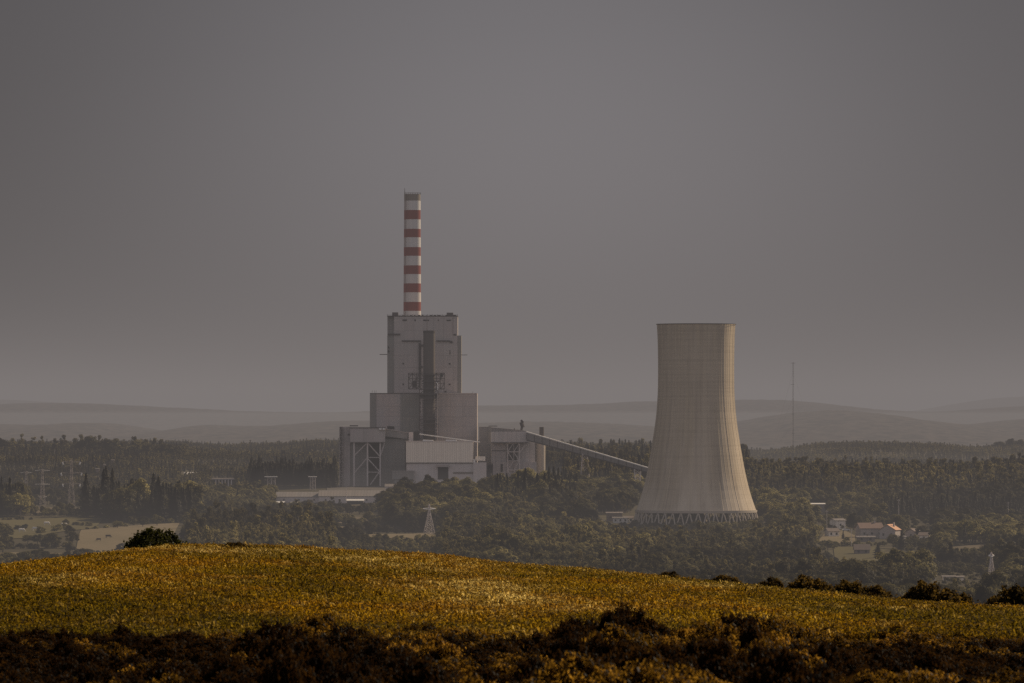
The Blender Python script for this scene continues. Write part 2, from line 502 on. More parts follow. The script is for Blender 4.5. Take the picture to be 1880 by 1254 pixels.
def tree_arrays(kind, seed):
    rng = np.random.default_rng(seed)
    segs = []
    C = []; Nn = []; S = []
    if kind == 'broadleaf_tree':
        H = 12.0
        lean = rng.normal(0, .3, 2)
        segs.append(((0, 0, -1), (lean[0], lean[1], 4.2), .32, .24))
        for k in range(26):
            th = rng.uniform(0, 6.28); ph = math.acos(rng.uniform(-.75, 1)); rr = rng.uniform(.55, 1.0)
            c = np.array([4.1 * math.sin(ph) * math.cos(th) * rr, 4.1 * math.sin(ph) * math.sin(th) * rr, 6.7 + 4.0 * math.cos(ph) * rr])
            c[:2] += lean
            if k < 7: segs.append(((lean[0], lean[1], 3.2 + .2 * k), tuple(c), .14, .05))
            R = rng.uniform(1.0, 1.9)
            q = 110
            d = rng.normal(size=(q, 3)); d /= np.linalg.norm(d, axis=1, keepdims=True)
            pos = c + d * R * rng.uniform(.7, 1.06, (q, 1)) * np.array([1, 1, .8])
            td = (c - np.array([lean[0], lean[1], 6.2])); td = td / max(np.linalg.norm(td), .5)
            C.append(pos); Nn.append(d + td * .55 + rng.normal(size=(q, 3)) * .28 + np.array([0, 0, .25])); S.append(np.full(q, .46))
    elif kind == 'pine_tree':
        H = 16.0
        segs.append(((0, 0, -1), (0, 0, 15), .28, .05))
        n = 2200
        t = rng.uniform(0, 1, n) ** .8
        R = 3.0 * (1 - t) ** .75 * (0.72 + .28 * np.sin(t * 40 + rng.uniform(0, 6))) + .15
        wob = 1 + .25 * np.sin(t * 9 + seed)
        th = rng.uniform(0, 6.28, n); rr = R * rng.uniform(.35, 1.12, n) * wob * (1 + .22 * np.sin(3 * th + t * 11))
        z = 1.8 + t * 14.2 - rr * .22
        C.append(np.stack([rr * np.cos(th), rr * np.sin(th), z], 1))
        Nn.append(np.stack([np.cos(th) * .8, np.sin(th) * .8, np.full(n, .7)], 1) + rng.normal(size=(n, 3)) * .28); S.append(.28 + .35 * (1 - t))
    else:
        H = 18.0
        lx, ly = rng.normal(0, .5, 2)
        segs.append(((0, 0, -1), (lx * .5, ly * .5, 9), .24, .17)); segs.append(((lx * .5, ly * .5, 9), (lx, ly, 17), .17, .04))
        for k in range(19):
            t = rng.uniform(.30, 1.0); th = rng.uniform(0, 6.28)
            r = rng.uniform(.2, 1.0) * 2.5 * (1.12 - abs(t - .62) * 1.6)
            c = np.array([lx * t + r * math.cos(th), ly * t + r * math.sin(th), 17.2 * t])
            if k < 8: segs.append(((lx * t, ly * t, 17.2 * t - 1.6), tuple(c), .07, .02))
            R = rng.uniform(.7, 1.25)
            q = 90
            d = rng.normal(size=(q, 3)); d /= np.linalg.norm(d, axis=1, keepdims=True)
            C.append(c + d * R * rng.uniform(.6, 1.12, (q, 1)) * np.array([.9, .9, 1.35]))
            Nn.append(d * np.array([1, 1, .5]) + np.array([math.cos(th), math.sin(th), .3]) * .5 + rng.normal(size=(q, 3)) * .28); S.append(np.full(q, .42))
    C = np.concatenate(C); Nn = np.concatenate(Nn); S = np.concatenate(S)
    V, Fc = quads(C, Nn, S, rng, 1.15)
    tb = trunk_arrays(segs, 5)
    return H, (V, Fc), tb


LEAF = {'broadleaf_tree': 'leaf_broad', 'pine_tree': 'leaf_pine', 'eucalyptus_tree': 'leaf_euc'}
BARK = {'broadleaf_tree': 'bark', 'pine_tree': 'bark', 'eucalyptus_tree': 'bark_pale'}
PROTO = {}
for kd in LEAF:
    PROTO[kd] = []
    for s in range(5):
        H, (V, Fc), tb = tree_arrays(kd, s * 13 + len(kd))
        crown = mesh_np('crown', [(V, Fc, 0)], [M[LEAF[kd]]])
        tv = np.array(tb.v, float); tf = tri(tb.f)
        trunk = mesh_np('trunk', [(tv, tf, 0)], [M[BARK[kd]]])
        joint = mesh_np(kd, [(V, Fc, 0), (tv, tf, 1)], [M[LEAF[kd]], M[BARK[kd]]])
        PROTO[kd].append((H, crown, trunk, joint))


def scatter_object(name, pts, rot, scl, idx, meshes, label, cat):
    """one object of stuff: the listed meshes instanced on points"""
    me = bpy.data.meshes.new(name + '_points')
    me.from_pydata(np.asarray(pts).tolist(), [], [])
    for an, tp, data in (('rz', 'FLOAT', rot), ('scl', 'FLOAT_VECTOR', scl), ('pick', 'INT', idx)):
        a = me.attributes.new(an, tp, 'POINT')
        arr = np.asarray(data, dtype=np.int32 if tp == 'INT' else np.float32).ravel()
        a.data.foreach_set('vector' if tp == 'FLOAT_VECTOR' else 'value', arr)
    o = link(name, me); tag(o, label, cat, kind='stuff')
    src = bpy.data.collections.new(name + '_sources')
    for k, mm in enumerate(meshes):
        so = bpy.data.objects.new('%s_source_%02d' % (name, k), mm); src.objects.link(so)
    ng = bpy.data.node_groups.new(name + '_scatter', 'GeometryNodeTree')
    ng.interface.new_socket('Geometry', in_out='INPUT', socket_type='NodeSocketGeometry')
    ng.interface.new_socket('Geometry', in_out='OUTPUT', socket_type='NodeSocketGeometry')
    N = ng.nodes; L = ng.links
    gi = N.new('NodeGroupInput'); go = N.new('NodeGroupOutput')
    ci = N.new('GeometryNodeCollectionInfo'); ci.inputs['Collection'].default_value = src
    ci.inputs['Separate Children'].default_value = True; ci.inputs['Reset Children'].default_value = True
    ip = N.new('GeometryNodeInstanceOnPoints'); ip.inputs['Pick Instance'].default_value = True

    def attr(nm, tp):
        a = N.new('GeometryNodeInputNamedAttribute'); a.data_type = tp; a.inputs['Name'].default_value = nm
        return a.outputs['Attribute']
    cx = N.new('ShaderNodeCombineXYZ'); L.new(attr('rz', 'FLOAT'), cx.inputs[2])
    L.new(gi.outputs[0], ip.inputs['Points']); L.new(ci.outputs[0], ip.inputs['Instance'])
    L.new(attr('pick', 'INT'), ip.inputs['Instance Index']); L.new(cx.outputs[0], ip.inputs['Rotation'])
    L.new(attr('scl', 'FLOAT_VECTOR'), ip.inputs['Scale']); L.new(ip.outputs[0], go.inputs[0])
    md = o.modifiers.new('scatter', 'NODES'); md.node_group = ng
    return o


# ---- where the valley trees stand: (name, px0, px1, row0, row1 of the foot, share, [(kind, weight, h0, h1)])
B_, P_, E_ = 'broadleaf_tree', 'pine_tree', 'eucalyptus_tree'
CLEAR = [  # (px0, px1, row0, row1) without trees
    (140, 330, 963, 1016), (-160, 195, 955, 990), (-60, 215, 1009, 1026), (60, 185, 929, 949),
    (612, 655, 962, 984), (610, 702, 946, 959), (664, 812, 976, 1000), (1535, 1650, 1003, 1036), (1742, 1820, 1007, 1026),
    (1505, 1590, 977, 1000), (505, 735, 900, 934), (618, 1035, 870, 921), (1160, 1400, 925, 962), (1592, 1636, 984, 1000), (1662, 1680, 982, 994),
    (1095, 1165, 953, 966), (330, 362, 872, 884), (390, 430, 884, 906), (1440, 1470, 936, 960), (1475, 1520, 930, 950), (480, 600, 893, 905),
    (765, 812, 970, 984),
]
ZONES = [
    ('dark grove', 158, 352, 946, 960, 1.0, [(P_, .75, 13, 22), (B_, .25, 12, 18)]),
    ('left grove', -250, 46, 930, 956, 1.0, [(P_, .5, 10, 17), (B_, .5, 9, 15)]),
    ('left hedges', -250, 345, 956, 1060, .05, [(B_, 1, 4, 8)]),
    ('left scrub', -250, 160, 900, 956, .35, [(B_, 1, 3, 6)]),
    ('front wood left', 345, 612, 984, 1090, .95, [(E_, .6, 9, 14), (B_, .4, 6, 10)]),
    ('shed trees', 345, 640, 930, 984, .62, [(B_, .8, 4, 8), (E_, .2, 7, 10)]),
    ('mid shrubs', 612, 812, 984, 1090, .8, [(B_, .75, 2.5, 5), (E_, .25, 4, 8)]),
    ('mid gaps', 600, 712, 934, 984, .35, [(B_, 1, 4, 7)]),
    ('plant mound', 672, 905, 921, 968, 1.0, [(B_, .8, 9, 15), (P_, .2, 10, 15)]),
    ('black pines', 905, 1062, 922, 944, 1.0, [(P_, .6, 13, 19), (B_, .4, 13, 18)]),
    ('tower foot', 1150, 1420, 962, 1002, .8, [(B_, 1, 2.0, 5.0)]),
    ('crest slope', 1692, 1845, 1058, 1112, .7, [(B_, 1, 1.2, 2.4)]),
    ('farm garden', 1490, 1720, 952, 1038, .45, [(B_, 1, 2.0, 3.8)]),
    ('farm front', 1500, 1830, 1038, 1078, .75, [(B_, 1, 2.2, 4.5)]),
    ('village front', 1085, 1170, 958, 990, .6, [(B_, 1, 1.8, 3.4)]),
    ('barn front', 1425, 1525, 934, 965, .6, [(B_, 1, 2.5, 4.5)]),
    ('shed front', 500, 760, 905, 984, .5, [(B_, 1, 2.0, 4.6)]),
    ('meadow front', 600, 815, 984, 1030, .6, [(B_, 1, 1.5, 3.4)]),
    ('low wood', 812, 1165, 944, 972, 1.0, [(B_, .6, 7, 12), (E_, .4, 8, 13)]),
    ('tower side', 1035, 1180, 900, 944, .9, [(B_, .9, 8, 13), (P_, .1, 8, 14)]),
    ('front plantation', 812, 1560, 972, 1130, 1.0, [(E_, .55, 6, 11), (B_, .45, 5, 11)]),
        ('tower right', 1395, 1500, 925, 975, .9, [(B_, 1, 7, 12)]),
    ('house trees', 1470, 2150, 955, 1035, .66, [(B_, .9, 5, 10), (P_, .1, 8, 12)]),
    ('right front', 1560, 2150, 1035, 1140, .85, [(B_, .75, 5, 12), (E_, .25, 7, 11)]),
    ('black hedge', 1630, 2150, 938, 955, 1.0, [(P_, 1, 8, 12)]),
    ('right band', 1395, 2150, 922, 940, .8, [(B_, 1, 6, 11)]),
    ('right forest', 1372, 2150, 868, 924, 1.0, [(P_, .55, 8, 12), (E_, .45, 9, 14)]),
    ('conveyor wood', 1003, 1372, 846, 900, 1.0, [(P_, .6, 11, 18), (E_, .4, 13, 19)]),
    ('left far strip', 462, 640, 878, 900, 1.0, [(P_, 1, 9, 14)]),
    ('far left ridge', -250, 345, 829, 846, .9, [(B_, .5, 6, 10), (P_, .5, 6, 11)]),
    ('left hillside', -250, 640, 800, 905, .9, [(E_, .6, 5, 7.5), (P_, .4, 5, 8)]),
    ('right hillside', 640, 2150, 800, 870, .9, [(E_, .75, 5, 7), (P_, .25, 4, 7)]),
    ('other', -250, 2150, 905, 1140, .8, [(B_, .75, 5, 9), (E_, .25, 7, 11)]),
]


def tree_points():
    out = []
    for (D0, D1, st) in ((1800, 3000, 6.2), (3000, 4400, 6.8), (4400, 5800, 8.0), (5800, 7300, 8.8)):
        for D in np.arange(D0, D1, st):
            xs = np.arange(X(-240, D), X(2120, D), st)
            x = xs + RNG.uniform(-.48, .48, len(xs)) * st
            y = D + RNG.uniform(-.48, .48, len(xs)) * st
            out.append(np.stack([x, y], 1))
    P = np.concatenate(out)
    x, y = P[:, 0], P[:, 1]
    z = ground(x, y)
    px = 940 + x * F / y
    gp = HY - z * F / y
    # row on the smooth profile, so that bumps in the land do not move the borders
    gb = HY - np.interp(y, VD, VZ) * F / y
    jx = px + 9 * snoise(x, y, 14, 5); jg = gb + 2.2 * snoise(x, y, 22, 8)
    zone = np.full(len(x), -1)
    for k, (nm, a, b, c, d, share, kinds) in reversed(list(enumerate(ZONES))):
        zone[(jx >= a) & (jx < b) & (jg >= c) & (jg < d)] = k
    far = (y > 5600) & (zone < 0)
    zone[far & (px < 640)] = [z_[0] for z_ in ZONES].index('left hillside')
    zone[far & (px >= 640)] = [z_[0] for z_ in ZONES].index('right hillside')
    keep = zone >= 0
    for (a, b, c, d) in CLEAR:
        keep &= ~((px >= a) & (px < b) & (gb >= c) & (gb < d))
    u = RNG.uniform(size=len(x))
    share = np.array([z_[5] for z_ in ZONES])[np.maximum(zone, 0)]
    clump = .5 + .5 * snoise(x, y, 20, 31)
    keep &= u < np.where(share < .7, share * (clump * 2.2), share * .93 + .3 * (clump - .5))
    x, y, z, px, gp, zone = [a[keep] for a in (x, y, z, px, gp, zone)]
    kind = np.zeros(len(x), int); h = np.zeros(len(x))
    big = .5 + .75 * snoise(x, y * .6, 38, 77)
    mixn = .5 + .5 * snoise(x, y, 40, 99)
    for k, zz in enumerate(ZONES):
        s = np.where(zone == k)[0]
        if not len(s): continue
        ks = zz[6]; w = np.cumsum([q[1] for q in ks])
        pick = np.searchsorted(w, np.clip(RNG.uniform(size=len(s)) * .45 + mixn[s] * .6, 0, .999) * w[-1])
        for j, (kk, _, h0, h1) in enumerate(ks):
            ss = s[pick == j]
            kind[ss] = (B_, P_, E_).index(kk)
            t = np.clip(.5 * RNG.uniform(size=len(ss)) + .7 * big[ss], -.25, 1.35)
            h[ss] = (h0 + (h1 - h0) * t) * np.where(RNG.uniform(size=len(ss)) < .10, 1.35, 1.0)
    top = HY - (z + h) * F / y
    vis = top < crest(px) + 14
    return [a[vis] for a in (x, y, z, px, gp, zone, kind, h, top)]


tx, ty, tz, tpx, tgp, tzone, tkind, th_, ttop = tree_points()

ZL = {  # zone -> (where it is, short)
    'dark grove': 'in the tall dark grove left of the plant',
    'left grove': 'in the dark grove at the left edge of the valley',
    'left hedges': 'on the pasture hedges at the far left',
    'left scrub': 'in the scrub around the left pylons',
    'front wood left': 'in the wood just past the field crest, left of the plant',
    'shed trees': 'in front of the long low sheds',
    'mid shrubs': 'on the rough ground below the small pylon',
    'mid gaps': 'between the small meadows below the plant',
    'plant mound': 'on the dark wooded mound in front of the plant',
    'black pines': 'in the blackish clump below the conveyor house',
    'low wood': 'in the wood below the conveyor bridge',
    'tower side': 'beside the left flank of the cooling tower',
    'front plantation': 'in the olive plantation below the cooling tower',
    'tower foot': 'at the foot of the cooling tower',
    'tower right': 'right of the cooling tower foot',
    'house trees': 'among the farmhouses on the right',
    'right front': 'just past the field crest on the right',
    'black hedge': 'in the black tree belt above the farmhouses',
    'right band': 'along the lower edge of the right-hand forest',
    'right forest': 'in the tall dark forest right of the tower',
    'conveyor wood': 'in the dark wood behind the conveyor bridge',
    'left far strip': 'in the dark strip left of the plant behind the sheds',
    'far left ridge': 'on the far left skyline ridge',
    'left hillside': 'on the hazy hillside on the left',
    'right hillside': 'on the hazy hillside on the right',
    'crest slope': 'around the bright sheds just past the field crest on the right',
    'farm garden': 'in the gardens around the farmhouses',
    'farm front': 'on the low slope below the green farm meadow',
    'village front': 'low beside the white village houses by the tower',
    'barn front': 'around the two barns right of the tower',
    'shed front': 'in the rough ground before the long low sheds',
    'meadow front': 'along the pale meadow under the small pylon',
    'other': 'scattered over the valley floor',
}
KL = {B_: 'olive-brown round-crowned tree ', P_: 'dark narrow conifer ', E_: 'slender pale-barked tree '}
CATS = {B_: 'broadleaf tree', P_: 'conifer', E_: 'eucalyptus'}


def place_tree(kd, x, y, z, h, label, group=None, seed=None, wide=1.0, rz=None):
    H, crown, trunk, joint = PROTO[kd][(seed if seed is not None else random.randrange(5)) % 5]
    s = h / H
    o = empty(kd, (x, y, z), random.uniform(0, 6.28) if rz is None else rz)
    o.scale = (s * wide, s * wide, s)
    tag(o, label, CATS[kd], group)
    link('crown', crown, o); link('trunk', trunk, o)
    return o


used = np.zeros(len(tx), bool)
for ki, kd in enumerate((B_, P_, E_)):
    s = np.where(tkind == ki)[0]
    # rows of the tree really standing clear above the crest of the field
    appar = np.minimum(tgp[s], crest(tpx[s])) - ttop[s]
    inside = (tpx[s] > -15) & (tpx[s] < 1895)
    order = s[np.argsort(-(appar * inside))][:{B_: 160, P_: 285, E_: 270}[kd]]
    used[order] = True
    for i in order:
        zn = ZONES[tzone[i]][0]
        place_tree(kd, float(tx[i]), float(ty[i]), float(tz[i]) - .3, float(th_[i]), KL[kd] + ZL[zn],
                   '%ss %s' % (KL[kd].strip(), ZL[zn]), wide=random.uniform(.9, 1.15) * (1.25 if kd == B_ and th_[i] < 8 else 1))
    r = np.where((tkind == ki) & ~used)[0]
    H = PROTO[kd][0][0]
    sc = th_[r] / H
    wd = sc * RNG.uniform(.95, 1.3, len(r)) * (1.12 if kd == B_ else 1.0)
    scatter_object({B_: 'broadleaf_forest', P_: 'conifer_forest', E_: 'eucalyptus_forest'}[kd],
                   np.stack([tx[r], ty[r], tz[r] - .3], 1), RNG.uniform(0, 6.28, len(r)), np.stack([wd, wd, sc], 1),
                   RNG.integers(0, 5, len(r)), [p[3] for p in PROTO[kd]],
                   {B_: 'hazy olive-brown broadleaved woodland filling the valley floor', P_: 'hazy dark conifer forest covering the far slopes and belts',
                    E_: 'hazy slender eucalyptus plantations over valley and hillsides'}[kd], 'forest')

# single trees one can point at
for (px, g, h, kd, w, lab) in [
    (12, 1003, 7.5, B_, 1.3, 'round hedge tree at the left frame edge beside the green meadow'),
    (50, 998, 5.5, B_, 1.5, 'small low round tree in the left green meadow'),
    (95, 1003, 9.0, B_, 1.5, 'broad round tree left of the dry pasture, second from the pasture corner'),
    (133, 1000, 8.0, B_, 1.2, 'round dark tree right at the left corner of the dry pasture'),
    (222, 1007, 5.6, B_, 1.4, 'small round bushy tree beside the two grazing cattle'),
    (72, 1034, 8.0, B_, 1.9, 'wide bushy tree below the meadows, nearest to the field crest on the left'),
    (20, 1030, 6.0, B_, 1.6, 'bushy tree low in the left corner of the valley'),
    (262, 972, 7.0, B_, 1.5, 'round pale hedge tree at the top edge of the dry pasture'),
    (288, 969, 7.6, B_, 1.3, 'second round hedge tree at the top edge of the dry pasture, further right'),
    (215, 975, 5.0, B_, 1.7, 'low hedge tree along the upper left side of the dry pasture'),
    (255, 955, 27.0, B_, 1.0, 'tallest round-headed dark tree rising out of the left grove'),
    (1612, 962, 11.0, B_, 1.5, 'sunlit pale tree behind the red-roofed farmhouse'),
    (1655, 1010, 9.5, P_, 1.8, 'dark pointed conifer in front of the farmhouse gable'),
    (1612, 1018, 7.5, P_, 2.2, 'dark cone-shaped tree right of the small low house'),
    (1568, 978, 11.0, B_, 1.2, 'dark bulky tree between the cream barn and the red-roofed farmhouse'),
    (1648, 975, 9.0, B_, 1.3, 'broad dark tree behind the orange-roofed farmhouse'),
    (1640, 1005, 7.5, B_, 1.3, 'big round tree directly below the orange-roofed farmhouse'),
    (1692, 990, 8.0, B_, 1.2, 'round tree right of the small gabled farmhouse'),
    (1555, 996, 3.5, B_, 1.5, 'low bush on the back edge of the green farm meadow'),
    (1548, 992, 5.0, P_, 1.2, 'little dark conifer standing in front of the cream barn'),
    (1520, 1006, 5.5, B_, 1.4, 'round garden tree at the left end of the green meadow'),
    (1700, 1022, 9.0, B_, 1.3, 'full round tree right of the farmhouses above the brown meadow'),
    (640, 985, 8.5, E_, 1.6, 'narrow tree beside the small pale field below the sheds'),
    (627, 1000, 7.0, B_, 1.6, 'round tree at the lower edge of the small pale field'),
    (985, 946, 19.0, B_, 1.3, 'big black-looking tree in the clump below the conveyor house'),
    (1010, 945, 17.0, P_, 1.6, 'big black-looking conifer in the clump below the conveyor house'),
    (855, 958, 17.0, B_, 1.2, 'broad tall tree on the mound in front of the cream hall'),
    (760, 962, 19.0, B_, 1.2, 'tall dark tree left on the mound in front of the plant'),
    (436, 925, 11, P_, 1.0, 'lone dark spire-shaped conifer left of the low sheds'),
    (590, 950, 11, B_, 1.2, 'round dark tree between the two long low sheds'),
]:
    D = gD(g); x = X(px, D)
    place_tree(kd, x, D, gz(x, D) - .4, h, lab, wide=w)
for (a, ga, c, gc, h, lab) in [(-60, 1005, 128, 1003, 4.2, 'under the green meadow on the left'), (152, 979, 238, 969, 3.6, 'along the upper left edge of the dry pasture'),
                             (236, 967, 325, 960, 4.8, 'along the top edge of the dry pasture'), (60, 953, 195, 951, 3.0, 'between the brown strip and the green meadow'),
                             (150, 1006, 240, 1010, 2.6, 'along the lower edge of the dry pasture'), (-20, 1042, 165, 1044, 5.5, 'just past the field crest at the far left'),
                             (-60, 975, 55, 970, 4.0, 'across the left end of the green meadow'), (118, 962, 172, 966, 4.0, 'in the right end of the green meadow'),
                             (70, 985, 132, 975, 5.5, 'in the middle of the green meadow'), (-60, 960, 60, 957, 3.4, 'along the back of the green meadow'),
                             (1530, 1002, 1602, 1002, 2.6, 'at the back edge of the green meadow by the low farmhouse'), (1640, 1008, 1700, 1004, 5.5, 'below the farmhouses on the right'),
                             (1515, 975, 1600, 965, 5.5, 'behind the farmhouses on the right'), (610, 961, 700, 960, 2.4, 'between the two small meadows below the sheds'),
                             (655, 992, 700, 980, 2.8, 'at the left end of the pale meadow under the small pylon'), (1690, 1000, 1745, 1002, 4.5, 'between the farmhouses and the brown meadow')]:
    D0, D1 = gD(ga), gD(gc); n = max(3, int(abs(X(c, D1) - X(a, D0)) / (h * 1.0)))
    for k in range(n):
        t = (k + random.uniform(.2, .8)) / n; D = D0 + (D1 - D0) * t + random.uniform(-3, 3); x = X(a + (c - a) * t, D)
        place_tree(B_, x, D, gz(x, D) - .5 - h * .12, h * random.uniform(.75, 1.25), 'round bushy hedge tree ' + lab, 'hedge trees ' + lab, wide=random.uniform(1.3, 1.8))
for (px, h, w) in ((5, 17, 1.5), (22, 15, 1.6), (40, 19, 1.2), (60, 16, 1.6), (78, 17, 1.4), (100, 16, 1.5), (118, 19, 1.5), (136, 17, 1.6), (150, 21, 1.2), (163, 20, 1.5), (172, 18, 1.6), (182, 20, 1.3), (196, 18, 1.5), (207, 19, 1.3), (228, 16, 1.4), (246, 20, 1.3), (257, 19, 1.5), (268, 18, 1.4), (284, 21, 1.1), (294, 20, 1.3), (305, 16, 1.4), (321, 15, 1.4), (338, 13, 1.4)):
    D = 5200.0; x = X(px, D)
    place_tree((E_, B_)[int(px) % 2], x, D, gz(x, D) - .4, h, 'loose tall tree silhouetted on the far left skyline', 'skyline trees on the far left ridge', wide=w)
for (px, h, w) in ((1836, 16, 1.6), (1857, 20, 1.6), (1873, 18, 1.5), (1700, 9, 1.5)):
    D = 7000.0; x = X(px, D)
    place_tree(B_, x, D, gz(x, D) - 2.5, h * .8, 'spreading tree standing alone on the far right skyline', 'lone trees on the far right skyline', wide=w)
for (px, h) in ((1012, 18), (1150, 22), (1165, 20), (1182, 21), (1118, 19)):
    D = 4450.0; x = X(px, D)
    place_tree(E_, x, D, gz(x, D) - .4, h, 'loose crown poking above the dark wood behind the conveyor bridge', 'crowns poking above the wood behind the conveyor', wide=1.3)


# ------------------------------------------------------- shrubs of the field
def shrub_mesh(seed, W, H, nclump, per, leaf, mat, spread=.5, tall=1.0, up=None, asp=1.5):
    rng = np.random.default_rng(seed)
    C = []; Nn = []; segs = []
    for k in range(nclump):
        th = rng.uniform(0, 6.28); rr = math.sqrt(rng.uniform(0, 1)) * W * .5
        hh = H * math.sqrt(max(.05, 1 - (rr / (W * .56)) ** 2)) * rng.uniform(.45, 1.0)
        c = np.array([rr * math.cos(th), rr * math.sin(th), hh * (.88 if tall == 1 else .7)])
        R = rng.uniform(.10, .2) * W * spread * 2
        d = rng.normal(size=(per, 3)); d /= np.linalg.norm(d, axis=1, keepdims=True)
        C.append(c + d * R * rng.uniform(.35, 1.15, (per, 1)) * np.array([.9, .9, .8 * tall]))
        Nn.append(d + rng.normal(size=(per, 3)) * .6)
        if k % 3 == 0: segs.append(((c[0] * .15, c[1] * .15, -.3), tuple(c), .03 * H, .008 * H))
        if k % 4 == 0:  # fill towards the ground
            lo = np.stack([rng.normal(0, W * .22, per), rng.normal(0, W * .22, per), rng.uniform(0, H * .55, per)], 1)
            C.append(lo); Nn.append(rng.normal(size=(per, 3)))
    C = np.concatenate(C); Nn = np.concatenate(Nn)
    V, Fc = quads(C, Nn, leaf, rng, asp, up)
    tb = trunk_arrays(segs, 4)
    return mesh_np('foliage', [(V, Fc, 0)], [mat]), mesh_np('stem', [(np.array(tb.v, float), tri(tb.f), 0)], [M['bark']])


def put_shrub(name, meshes, x, y, z, sc, label, cat='shrub', group=None, rz=None):
    o = empty(name, (x, y, z), random.uniform(0, 6.28) if rz is None else rz)
    o.scale = sc; tag(o, label, cat, group)
    link('foliage', meshes[0], o); link('stem', meshes[1], o)
    return o


dome = shrub_mesh(5, 5.4, 3.0, 120, 70, .16, M['leaf_dark'], .36)
x = X(288, 512); put_shrub('evergreen_shrub', dome, x, 512, gz(x, 512) - .35, (.98, .98, 1.0), 'large dark dome-shaped evergreen shrub alone on the field crest, left')
small_dark = shrub_mesh(6, 1.1, 1.3, 16, 60, .13, M['leaf_dark'], .5)
x = X(243, 511); put_shrub('evergreen_shrub', small_dark, x, 511, gz(x, 511) + .3, (1, 1, 1), 'small pointed evergreen tuft touching the big dome shrub on its left')
cv = [shrub_mesh(40 + k, 3.0, 2.0, 46, 75, .13, M['leaf_crest'], .42) for k in range(3)]
crest_list = [
    (430, 500, .85, .32, 'tiny brown tuft on the field crest right of the dome shrub'),
    (1228, 508, .6, .38, 'smallest low shrub on the crest below the cooling tower'),
    (1312, 508, .35, .34, 'little shrub just left of the low crest shrub below the tower'),
    (1332, 508, .8, .46, 'low ragged shrub on the crest below the tower right edge'),
    (1417, 508, .62, .6, 'small shrub on the crest, right of the low ragged one'),
    (1482, 509, 1.05, .8, 'ragged shrub on the crest, left of the long low row'),
    (1510, 509, .7, .55, 'low end tuft at the right of the ragged crest shrub'),
    (1562, 510, 1.0, .80, 'left shrub of the long low row on the right crest'),
    (1603, 510, 1.0, .72, 'right shrub of the long low row on the right crest'),
    (1655, 510, .55, .42, 'small tuft between the long low row and the big dark shrub'),
    (1704, 511, 1.15, 1.25, 'tall left half of the big dark double shrub on the right crest'),
    (1748, 511, 1.15, 1.08, 'lower right half of the big dark double shrub on the right crest'),
    (1800, 511, .7, .45, 'small low shrub between the big double shrub and the one at the frame edge'),
    (1857, 512, 1.5, 1.55, 'big dark shrub cut by the right frame edge'),
    (1905, 512, 1.5, 1.7, 'big dark shrub just past the one at the right frame edge'),
]
for k, (px, D, sx, sz, lab) in enumerate(crest_list):
    x = X(px, D); put_shrub('crest_shrub', cv[k % 3], x, D, gz(x, D) + .3, (sx * 1.1, sx * 1.1, sz * 1.3), lab, group=None)

sv = [shrub_mesh(60 + k, 2.1, 1.9, 50, 170, .05, M['leaf_scrub'], .40, 1.4, (0, 0, 1), 2.4) for k in range(5)]
bv = [shrub_mesh(80 + k, 2.1, 2.0, 50, 150, .055, M['leaf_black'], .36, 1.5, (0, 0, 1), 2.2) for k in range(4)]
for row, D in enumerate((128, 141, 154, 166, 177, 188, 198, 208, 218, 228, 237)):
    n = int(.235 * D / 1.25)
    for k in range(n):
        px = -230 + 2340 * (k + random.uniform(.1, .9)) / n
        x = X(px, D); y = D + random.uniform(-5, 5)
        top = 1138 + 22 * math.sin(px / 130.0 + 1) + 16 * math.sin(px / 47.0) + (36 if px < 560 else 0) + (22 if px > 1700 else 0) - 14 * math.exp(-((px - 1050) / 130) ** 2)
        top += (237 - D) * .55 + random.uniform(-22, 34)
        z0 = gz(x, y) - .15
        h = (Z(top, y) - z0)
        h = min(max(h, 1.0), 3.4)
        s = random.uniform(.7, 1.15)
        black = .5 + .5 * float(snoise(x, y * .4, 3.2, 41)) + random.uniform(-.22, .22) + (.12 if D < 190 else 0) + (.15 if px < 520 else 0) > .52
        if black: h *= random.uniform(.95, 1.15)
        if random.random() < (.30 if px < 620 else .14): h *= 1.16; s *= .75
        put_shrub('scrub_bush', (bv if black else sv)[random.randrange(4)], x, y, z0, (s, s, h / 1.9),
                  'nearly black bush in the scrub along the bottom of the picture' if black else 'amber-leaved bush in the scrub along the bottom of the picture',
                  'bush', 'nearly black bushes of the foreground scrub' if black else 'amber bushes of the foreground scrub')


# ---------------------------------------------------------------- the crop
def crop_plant(seed):
    rng = np.random.default_rng(seed)
    vs = []; fs = []
    for k in range(9):
        bx, by = rng.normal(0, .16, 2); H = rng.uniform(.32, .66)
        for j in range(6):
            th = rng.uniform(0, 6.28); L = rng.uniform(.16, .36); w = rng.uniform(.016, .034); z0 = H * rng.uniform(.25, .95)
            dx, dy = math.cos(th), math.sin(th)
            pts = [(0, z0 - .1), (L * .4, z0 + L * .42), (L * .85, z0 + L * .35), (L * 1.1, z0 + L * rng.uniform(-.1, .2))]
            ws = [w * .5, w, w * .8, w * .15]
            b = len(vs)
            tw = rng.uniform(-.5, .5)
            for (r, z), ww in zip(pts, ws):
                vs.append((bx + dx * r - dy * ww, by + dy * r + dx * ww, z + ww * tw)); vs.append((bx + dx * r + dy * ww, by + dy * r - dx * ww, z - ww * tw))
            for q in range(3): fs.append((b + 2 * q, b + 2 * q + 1, b + 2 * q + 3, b + 2 * q + 2))
    return mesh_np('crop_tuft', [(np.array(vs), np.array(fs), 0)], [M['crop']])


